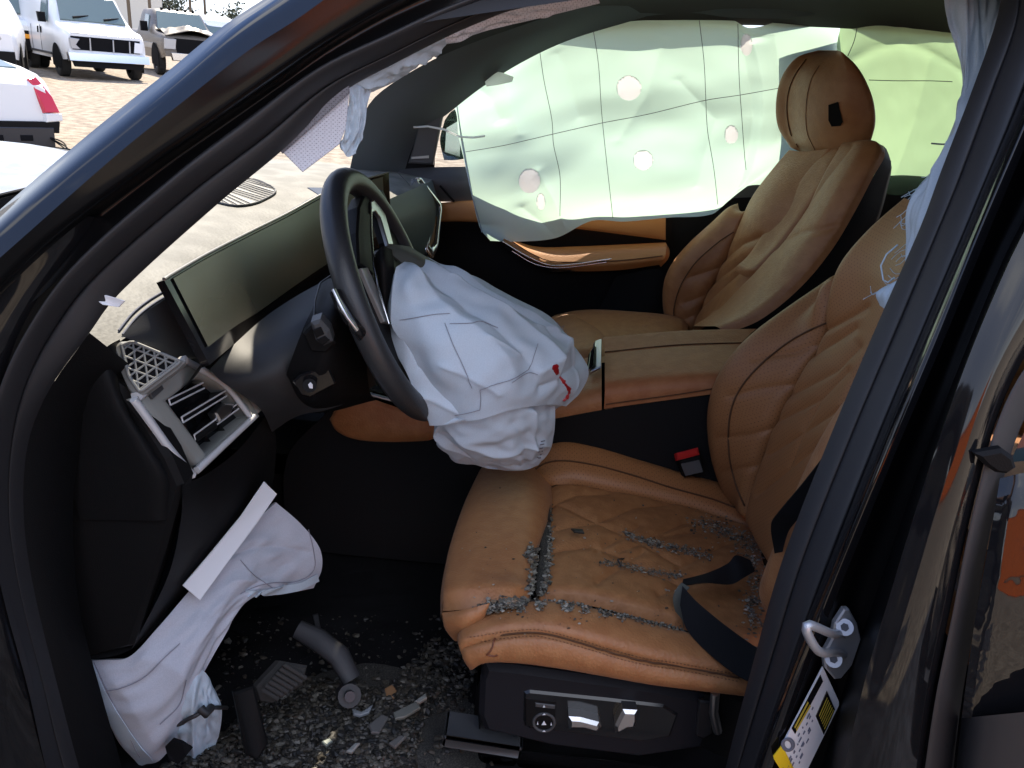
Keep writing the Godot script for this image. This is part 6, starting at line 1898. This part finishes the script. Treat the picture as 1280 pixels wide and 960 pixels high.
func make_yard():
	# ---- white van without a grille
	var v := thing("white_van", "white cargo van facing the SUV, its grille and headlights torn out above a chrome bumper", "van", G(120, 99, 0))
	var c := car_at(G(139, 101, 0), 43)
	car_body("body", c, [[.0, .92, .5, .95, .86, 1.08], [.25, .98, .45, 1.02, .92, 1.18], [.95, 1.0, .42, 1.15, .92, 1.30], [1.15, 1.0, .42, 1.2, .90, 1.42], [1.75, 1.0, .42, 1.22, .82, 1.96], [2.3, 1.0, .42, 1.22, .86, 2.06], [4.0, 1.0, .42, 1.22, .88, 2.08], [5.3, .99, .46, 1.22, .88, 2.05], [5.45, .95, .5, 1.2, .84, 1.98]], m.white_paint, v)
	pane("windscreen", c, [1.06, 1.36, -.80, 1.68, 1.95, -.70, 1.68, 1.95, .70, 1.06, 1.36, .80], m.van_glass, v, Vector3(-.72, .7, 0), .06, .05)
	pane("front_opening", c, [-.02, .70, -.84, -.02, 1.02, -.86, -.02, 1.02, .80, -.02, .70, .78], m.carpet, v, Vector3(-1, 0, 0), .05)
	for w in [-.45, 0.1, .5]:
		pane("radiator_stay", c, [-.06, .70, w, -.06, 1.0, w + .02, -.06, 1.0, w + .05, -.06, .70, w + .04], m.steel, v, Vector3(-1, 0, 0), .02)
	pane("headlight_frame", c, [-.07, .72, -.88, -.07, .98, -.90, -.07, .96, -.66, -.07, .82, -.76, -.07, .72, -.66], m.steel, v, Vector3(-1, 0, 0), .03)
	pane("headlight_frame", c, [-.07, .72, .62, -.07, .98, .66, -.07, .96, .86, -.07, .72, .84], m.white_paint, v, Vector3(-1, 0, 0), .03)
	pane("bumper", c, [-.16, .44, -.96, -.14, .64, -.98, -.16, .66, .96, -.20, .46, .96], m.chrome, v, Vector3(-1, .12, 0), .2)
	pane("air_dam", c, [-.10, .30, -.85, -.10, .44, -.9, -.10, .44, .85, -.10, .30, .8], m.plastic, v, Vector3(-1, 0, 0), .06)
	pane("door_window", c, [1.55, 1.3, -1.0, 1.8, 1.84, -.9, 2.35, 1.88, -.9, 2.4, 1.3, -1.0], m.van_glass, v, Vector3(0, .15, -1), .03)
	for a in [2.46, 3.5]:
		pane("door_gap", c, [a, .5, -1.012, a, 1.2, -1.005, a + .02, 1.2, -1.005, a + .02, .5, -1.012], m.plastic_grey, v, Vector3(0, 0, -1), .01)
	for a in [2.3, 2.65]:
		pane("door_handle", c, [a, 1.0, -1.03, a, 1.16, -1.02, a + .05, 1.16, -1.02, a + .05, 1.0, -1.03], m.plastic, v, Vector3(0, 0, -1), .03)
	pane("mirror", c, [1.5, 1.28, -1.2, 1.5, 1.52, -1.22, 1.56, 1.52, -1.02, 1.56, 1.28, -1.02], m.plastic, v, Vector3(-1, 0, 0), .12)
	pane("roof_rack", c, [2.4, 2.12, -.8, 5.0, 2.14, -.8, 5.0, 2.17, -.8, 2.4, 2.15, -.8], m.steel, v, Vector3(0, 0, -1), .05)
	for w in [-.5, .25]:
		pane("wiper", c, [1.06, 1.40, w, 1.10, 1.44, w, 1.22, 1.50, w + .42, 1.20, 1.47, w + .42], m.plastic, v, Vector3(-.72, .7, 0), .03, .07)
	pane("bonnet_gap", c, [.02, 1.085, -.84, .02, 1.10, -.84, .02, 1.10, .84, .02, 1.085, .84], m.plastic_grey, v, Vector3(-1, .2, 0), .02, .02)
	pane("sill_strip", c, [1.5, .50, -1.005, 1.5, .56, -1.01, 3.9, .56, -1.01, 3.9, .50, -1.005], m.plastic_grey, v, Vector3(0, 0, -1), .02)
	wheels(c, [.95, 4.35], 1.0, .37, v)
	# ---- damaged pickup
	var t := thing("damaged_pickup", "brown pickup truck with a crumpled bonnet behind the white van", "pickup truck", G(230, 96, 0))
	c = car_at(G(246, 98, 0), 36)
	car_body("body", c, [[.0, .92, .6, 1.05, .86, 1.15], [.2, .98, .55, 1.15, .9, 1.24], [1.2, 1.0, .5, 1.22, .92, 1.32], [1.5, 1.0, .5, 1.25, .9, 1.42], [2.1, 1.0, .5, 1.25, .78, 1.93], [3.0, 1.0, .5, 1.25, .8, 1.98], [3.7, 1.0, .5, 1.25, .8, 1.93], [3.9, 1.0, .5, 1.25, .9, 1.36], [5.6, .98, .6, 1.2, .92, 1.3]], m.brown_paint, t)
	pane("windscreen", c, [1.42, 1.36, -.80, 2.04, 1.9, -.68, 2.04, 1.9, .68, 1.42, 1.36, .80], m.van_glass, t, Vector3(-.7, .7, 0), .06, .05)
	cloth("crumpled_bonnet", displace(loft([[c.p(.05, 1.22, -.85), c.p(0, 1.42, 0), c.p(.1, 1.2, .85)], [c.p(.7, 1.38, -.86), c.p(.6, 1.52, .1), c.p(.7, 1.34, .86)], [c.p(1.4, 1.36, -.88), c.p(1.4, 1.4, 0), c.p(1.4, 1.36, .88)]], 20, 14), creased([], 151, .08, .015)), m.brown_paint, t, .02)
	pane("grille_gap", c, [-.03, .65, -.55, -.03, 1.15, -.6, -.03, 1.15, .8, -.03, .65, .8], m.carpet, t, Vector3(-1, 0, 0), .05)
	pane("headlight", c, [-.06, .82, -.94, -.06, 1.12, -.92, -.06, 1.12, -.56, -.06, .82, -.6], m.steel, t, Vector3(-1, 0, 0), .05)
	pane("bumper", c, [-.12, .5, -.7, -.12, .72, -.75, -.12, .72, .9, -.12, .5, .9], m.chrome, t, Vector3(-1, .1, 0), .2)
	pane("door_window", c, [1.95, 1.32, -1.0, 2.2, 1.78, -.88, 2.75, 1.82, -.88, 2.75, 1.32, -1.0], m.van_glass, t, Vector3(0, .15, -1), .03)
	pane("mirror", c, [1.7, 1.28, -1.25, 1.7, 1.58, -1.25, 1.8, 1.58, -1.02, 1.8, 1.28, -1.02], m.plastic, t, Vector3(-1, 0, 0), .12)
	pane("side_trim", c, [1.0, .78, -1.02, 1.0, .95, -1.02, 3.6, .95, -1.02, 3.6, .78, -1.02], m.brown_light, t, Vector3(0, 0, -1), .02)
	for k in 5:
		pane("roof_lamp", c, [2.2, 1.98, -.5 + k * .25, 2.2, 2.05, -.5 + k * .25, 2.2, 2.05, -.43 + k * .25, 2.2, 1.98, -.43 + k * .25], m.plastic, t, Vector3(-1, 0, 0), .1)
	wheels(c, [1.0, 4.5], 1.02, .44, t)
	# ---- vehicles behind and beside
	var w := thing("white_truck", "white truck with an orange marker lamp half hidden behind the white van", "truck", G(20, 84, 0))
	c = car_at(G(18, 84, 0), 43)
	car_body("body", c, [[.0, 1.0, .5, 1.05, .95, 1.12], [.3, 1.05, .5, 1.1, 1.0, 1.25], [.9, 1.05, .5, 1.2, 1.0, 1.35], [1.4, 1.05, .5, 1.2, .95, 2.1], [2.2, 1.05, .5, 1.2, 1.0, 2.3], [6, 1.05, .5, 1.2, 1.0, 2.3]], m.white_paint, w)
	pane("windscreen", c, [.9, 1.42, -.85, 1.3, 2.02, -.8, 1.3, 2.02, .8, .9, 1.42, .85], m.van_glass, w, Vector3(-.8, .5, 0), .06, .05)
	pane("grille", c, [-.03, .45, -.9, -.03, 1.0, -.9, -.03, 1.0, .9, -.03, .45, .9], m.plastic, w, Vector3(-1, 0, 0), .1)
	pane("marker_lamp", c, [-.06, .78, .1, -.06, .92, .1, -.06, .9, .6, -.06, .8, .7], m.amber, w, Vector3(-1, 0, 0), .05)
	wheels(c, [.9, 4.6], 1.05, .40, w)
	var s2 := thing("white_suv", "front corner of a white SUV with a black bumper at the left picture edge", "car", G(-20, 96, 0))
	c = car_at(G(-34, 99, 0), 30)
	car_body("body", c, [[.0, .85, .5, .92, .8, .98], [.2, .92, .45, .98, .86, 1.08], [1.2, .95, .42, 1.05, .88, 1.2], [1.9, .95, .42, 1.1, .72, 1.66], [4.2, .95, .42, 1.1, .72, 1.66], [4.6, .9, .5, 1.05, .8, 1.1]], m.white_paint, s2)
	pane("headlight", c, [-.02, .78, .48, -.02, .95, .42, .02, .95, .82, .06, .78, .84], m.steel, s2, Vector3(-1, 0, .4), .06)
	pane("bumper", c, [-.06, .35, -.8, -.06, .62, -.8, -.06, .62, .86, -.06, .35, .86], m.plastic, s2, Vector3(-1, 0, 0), .25)
	wheels(c, [.9, 3.6], .95, .36, s2)
	var s3 := thing("far_white_car", "white car far behind the pickup, cut off by the black pillar", "car", G(290, 52, 0))
	c = car_at(G(284, 84, 0), 30)
	car_body("body", c, [[.0, .85, .5, .92, .8, .98], [.2, .92, .45, .98, .86, 1.08], [1.2, .95, .42, 1.05, .88, 1.2], [1.9, .95, .42, 1.1, .72, 2.05], [4.2, .95, .42, 1.1, .72, 2.05], [4.6, .9, .5, 1.05, .8, 1.1]], m.white_paint, s3)
	pane("windscreen", c, [1.2, 1.22, -.78, 1.8, 1.92, -.64, 1.8, 1.92, .64, 1.2, 1.22, .78], m.van_glass, s3, Vector3(-.7, .7, 0), .06, .05)
	pane("door_window", c, [1.9, 1.15, -.95, 2.1, 1.85, -.8, 3.0, 1.87, -.8, 3.0, 1.15, -.95], m.van_glass, s3, Vector3(0, .15, -1), .03)
	wheels(c, [.9, 3.6], .95, .36, s3)
	# ---- wrecked white car in front, tail to the right
	var wr := thing("crashed_white_car", "crashed white car with a red tail lamp and bare bumper beam", "car", G(20, 188, 0))
	c = car_at(G(-44, 188, 0), 44)
	c.o.y = -.25
	car_body("body", c, [[.0, .86, .55, .82, .8, .93], [.12, .92, .5, .86, .84, 1.0], [.5, .94, .48, .9, .84, 1.06], [1.6, .95, .45, .95, .80, 1.10], [2.4, .93, .45, .9, .80, 1.06], [3.0, .9, .5, .85, .78, .98]], m.white_paint, wr)
	pane("rear_glass", c, [.55, 1.05, -.70, 1.3, 1.11, -.66, 1.3, 1.11, .66, .55, 1.05, .70], m.van_glass, wr, Vector3(-.2, 1, 0), .03, .03)
	for sgn in [-1, 1]:
		pane("tail_lamp", c, [-.06, .66, .80 * sgn, -.04, .80, .76 * sgn, .02, 1.0, .70 * sgn, .08, 1.02, .78 * sgn, .0, .82, .90 * sgn, -.02, .66, .95 * sgn], m.red_lens, wr, Vector3(-.9, .2, .3 * sgn), .10)
		pane("tail_lamp_clear", c, [-.07, .56, .80 * sgn, -.07, .65, .80 * sgn, -.02, .65, .97 * sgn, -.02, .57, .97 * sgn], m.white_paint, wr, Vector3(-.9, .2, .3 * sgn), .10)
	pane("bumper_beam", c, [-.06, .22, -.85, -.06, .50, -.86, -.06, .50, .86, -.06, .22, .85], m.dark_metal, wr, Vector3(-1, 0, 0), .16)
	pane("lower_bumper", c, [-.05, .44, -.9, -.05, .56, -.92, -.05, .56, .93, -.05, .44, .91], m.plastic, wr, Vector3(-1, 0, 0), .12)
	for k in 5:
		pane("beam_hole", c, [-.075, .36, -.6 + k * .28, -.075, .42, -.6 + k * .28, -.075, .42, -.48 + k * .28, -.075, .36, -.48 + k * .28], m.carpet, wr, Vector3(-1, 0, 0), .01)
	var wires := MB.new()
	for k in 4:
		wires.tube(rs(PackedVector3Array([c.p(-.02, .4, .8), c.p(-.2 - .08 * k, .30 + .05 * sin(k * 2.0), .9), c.p(-.35 - .1 * k, .1, .95 - .1 * k), c.p(-.5, .02, .8 + .1 * k)]), 14), .008, 5)
	put("loose_wires", wires, m.plastic, wr)
	# ---- far buildings, poles, trees
	var b := thing("warehouse", "long pale warehouse behind the parked vehicles", "building", Vector3(-48, 0, -62))
	solid("wall", Vector3(60, 5, 14), Vector3(-64, 2.5, -66), m.pale_wall, b, .05, Basis(Vector3.UP, .5))
	solid("roof", Vector3(61, .5, 15), Vector3(-64, 5.2, -66), m.pale_roof, b, .05, Basis(Vector3.UP, .5))
	for k in 5:
		var px: float = [164, 190, 240, 258, 282][k]
		var q := G(px, 44, 0)
		var d := (q - eye)
		var g: Vector3 = eye + d.normalized() * (70.0 + 7 * k)
		g.y = 0
		var po := thing("utility_pole", ["thin utility pole rising above the van and pickup", "thin pole above the pickup's cab", "thin pole above the pickup's right side", "thin pole behind the far white car", "thin pole at the pillar's edge"][k], "pole", g, "poles behind the yard")
		var mb := MB.new()
		mb.tube(PackedVector3Array([g, g + Vector3(0, 6.5 + k % 3, 0)]), .12, 8)
		put("post", mb, m.wood_pole, po)
		solid("crossarm", Vector3(1.6, .12, .12), g + Vector3(0, 6.0 + k % 3, 0), m.wood_pole, po, .01, Basis(Vector3.UP, .6))
	for k in 4:
		var g := eye + Vector3(-sin(deg_to_rad(20.0 + 4 * k)), 0, -cos(deg_to_rad(20.0 + 4 * k))) * (84.0 + 6 * k)
		g.y = 0
		tree(g, 4.0 + k % 2, ["hazy grey green tree beyond the far white car", "small hazy tree left of the far white car", "low hazy tree behind the pickup", "low hazy tree behind the van"][k], 400 + k)
	# orange rack and photographer's side of the yard, which the paint mirrors
	var rk := thing("shipping_container", "long orange shipping container behind the photographer, mirrored as orange streaks in the paint", "container", Vector3(8, 0, 14))
	var cr2 := MB.new()
	var w0 := PackedVector3Array()
	var w1 := PackedVector3Array()
	for i in 121:
		var x := -1.0 + 14.0 * i / 120.0
		var z := 14.0 + (.035 if (i / 2) % 2 else 0.0)
		w0.append(Vector3(x, .15, z))
		w1.append(Vector3(x, 2.5, z))
	cr2.grid([w0, w1])
	put("corrugated_wall", cr2, m.orange, rk)
	solid("body", Vector3(14, 2.35, 2.3), Vector3(6, 1.33, 15.25), m.orange, rk, .02)
	for y in [.14, 2.54]:
		solid("rail", Vector3(14.1, .16, .14), Vector3(6, y, 14), m.orange, rk, .02)
	for x in [-1.0, 13.0]:
		solid("corner_post", Vector3(.16, 2.5, .16), Vector3(x, 1.34, 14), m.orange, rk, .02)

func tree(g: Vector3, h: float, label: String, sd: int):
	var t := thing("tree", label, "tree", g, "trees beyond the yard")
	var b := MB.new()
	b.tube(rs(PackedVector3Array([g, g + Vector3(.1, h * .4, 0), g + Vector3(-.1, h * .8, .1)]), 8), [.18, .17, .16, .15, .13, .11, .09, .07, .05], 7)
	put("trunk", b, m.wood_pole, t)
	var rng := RandomNumberGenerator.new()
	rng.seed = sd
	var l := MB.new()
	for i in 900:
		var c := Vector3(rng.randfn(0, 1), rng.randfn(0, .8), rng.randfn(0, 1)) * h * .2 + g + Vector3(0, h * .68, 0)
		var u := Vector3(rng.randfn(0, 1), rng.randfn(0, 1), rng.randfn(0, 1)).normalized() * .16
		var w := u.cross(Vector3(rng.randfn(0, 1), 1, rng.randfn(0, 1))).normalized() * .11
		var a := l.vert(c - u)
		var e := l.vert(c + w)
		var f := l.vert(c + u)
		var k := l.vert(c - w)
		l.quad(a, e, f, k)
	put("crown", l, m.leaf, t)


# ---------------------------------------------------------------- the photographer, who shows in the black paint
func make_photographer():
	var bones := [[0, 1.02, 1.98, .15, 0, 1.22, 1.99, .155], [-.09, 1.36, 1.97, .085, .09, 1.36, 1.97, .085], [0, 1.22, 1.99, .15, 0, 1.38, 1.97, .12], [0, 1.42, 1.95, .06, 0, 1.50, 1.93, .055],
		[0, 1.58, 1.90, .085, 0, 1.66, 1.92, .095], [0, 1.54, 1.86, .055, 0, 1.60, 1.85, .06], [0, 1.575, 1.80, .015, 0, 1.60, 1.80, .012],
		[-.09, .96, 1.98, .115, -.11, .52, 1.97, .075], [-.11, .52, 1.97, .075, -.12, .10, 2.0, .05], [-.12, .06, 2.02, .05, -.13, .04, 1.84, .042],
		[.09, .96, 1.98, .115, .11, .52, 1.99, .075], [.11, .52, 1.99, .075, .12, .10, 2.04, .05], [.12, .06, 2.06, .05, .14, .04, 1.88, .042],
		[-.20, 1.36, 1.97, .068, -.27, 1.16, 1.84, .055], [-.27, 1.16, 1.84, .052, -.12, 1.30, 1.60, .038], [.20, 1.36, 1.97, .068, .27, 1.16, 1.84, .055], [.27, 1.16, 1.84, .052, .12, 1.30, 1.60, .038],
		[-.09, 1.02, 1.98, .13, .09, 1.02, 1.98, .13]]
	for s in [-1, 1]:
		bones.append([.12 * s, 1.30, 1.60, .034, .10 * s, 1.345, 1.53, .036])
		for f in 4:
			bones.append([.10 * s, 1.32 + .018 * f, 1.53, .0095, .085 * s, 1.325 + .018 * f, 1.495, .009])
			bones.append([.085 * s, 1.325 + .018 * f, 1.495, .009, .068 * s, 1.328 + .018 * f, 1.488, .008])
		bones.append([.105 * s, 1.39, 1.54, .011, .078 * s, 1.40, 1.515, .010])
	var t := thing("person", "person in dark jacket holding up a phone, mirrored as silhouette in the pillar", "person", Vector3(0, 0, 1.95))
	var h := .02
	var lo := Vector3(-.42, -.02, 1.40)
	var n := Vector3i(43, 90, 38)
	var field := PackedFloat32Array()
	field.resize(n.x * n.y * n.z)
	field.fill(1.0)
	for b in bones:
		var a := Vector3(b[0], b[1], b[2])
		var e := Vector3(b[4], b[5], b[6])
		var ra: float = b[3]
		var rb: float = b[7]
		var reach := maxf(ra, rb) + .08
		var mn := (a.min(e) - Vector3.ONE * reach - lo) / h
		var mx := (a.max(e) + Vector3.ONE * reach - lo) / h
		var ae := e - a
		var l2 := ae.length_squared()
		for z in range(maxi(0, int(mn.z)), mini(n.z, int(mx.z) + 1)):
			for y in range(maxi(0, int(mn.y)), mini(n.y, int(mx.y) + 1)):
				for x in range(maxi(0, int(mn.x)), mini(n.x, int(mx.x) + 1)):
					var p := lo + Vector3(x, y, z) * h
					var k := clampf((p - a).dot(ae) / l2, 0, 1)
					var d := p.distance_to(a + ae * k) - lerpf(ra, rb, k)
					var i := x + n.x * (y + n.y * z)
					var o := field[i]
					var w := clampf(.5 + .5 * (o - d) / .035, 0, 1)
					field[i] = lerpf(o, d, w) - .035 * w * (1 - w)
	var mb := MB.new()
	mb.tint = Color(.012, .012, .014)
	var ids := {}
	for z in n.z - 1:
		for y in n.y - 1:
			for x in n.x - 1:
				var s := Vector3.ZERO
				var c := 0
				var f0 := field[x + n.x * (y + n.y * z)]
				var mixed := false
				var corner := []
				for q in 8:
					var v := field[x + (q & 1) + n.x * (y + ((q >> 1) & 1) + n.y * (z + (q >> 2)))]
					corner.append(v)
					if (v < 0) != (f0 < 0):
						mixed = true
				if not mixed:
					continue
				for q in 8:
					for ax in [1, 2, 4]:
						if not (q & ax):
							var u: float = corner[q]
							var v: float = corner[q | ax]
							if (u < 0) != (v < 0):
								var k := u / (u - v)
								var p := Vector3(q & 1, (q >> 1) & 1, q >> 2)
								s += p + Vector3(k if ax == 1 else 0.0, k if ax == 2 else 0.0, k if ax == 4 else 0.0)
								c += 1
				var at := lo + (Vector3(x, y, z) + s / c) * h
				mb.tint = Color(.28, .16, .11) if (at.y > 1.47 and at.z < 1.93) or (at.z < 1.585 and at.y > 1.25) else (Color(.03, .035, .05) if at.y < 1.0 else Color(.012, .012, .014))
				if at.y < .08:
					mb.tint = Color(.02, .017, .015)
				ids[Vector3i(x, y, z)] = mb.vert(at)
	for key in ids:
		var g: Vector3i = key
		for ax in 3:
			var d := Vector3i(int(ax == 0), int(ax == 1), int(ax == 2))
			var e1 := Vector3i(int(ax == 1), int(ax == 2), int(ax == 0))
			var e2 := Vector3i(int(ax == 2), int(ax == 0), int(ax == 1))
			var f := field[g.x + n.x * (g.y + n.y * g.z)]
			var f2 := field[g.x + d.x + n.x * (g.y + d.y + n.y * (g.z + d.z))]
			if (f < 0) == (f2 < 0) or not (ids.has(g - e1) and ids.has(g - e2) and ids.has(g - e1 - e2)):
				continue
			if f < 0:
				mb.quad(ids[g], ids[g - e2], ids[g - e1 - e2], ids[g - e1])
			else:
				mb.quad(ids[g], ids[g - e1], ids[g - e1 - e2], ids[g - e2])
	var bm := mat(Color.WHITE, .8)
	bm.vertex_color_use_as_albedo = true
	put("body", mb, bm, t)
	solid("phone", Vector3(.15, .075, .009), Vector3(0, 1.352, 1.475), m.gloss_black, t, .004, look)
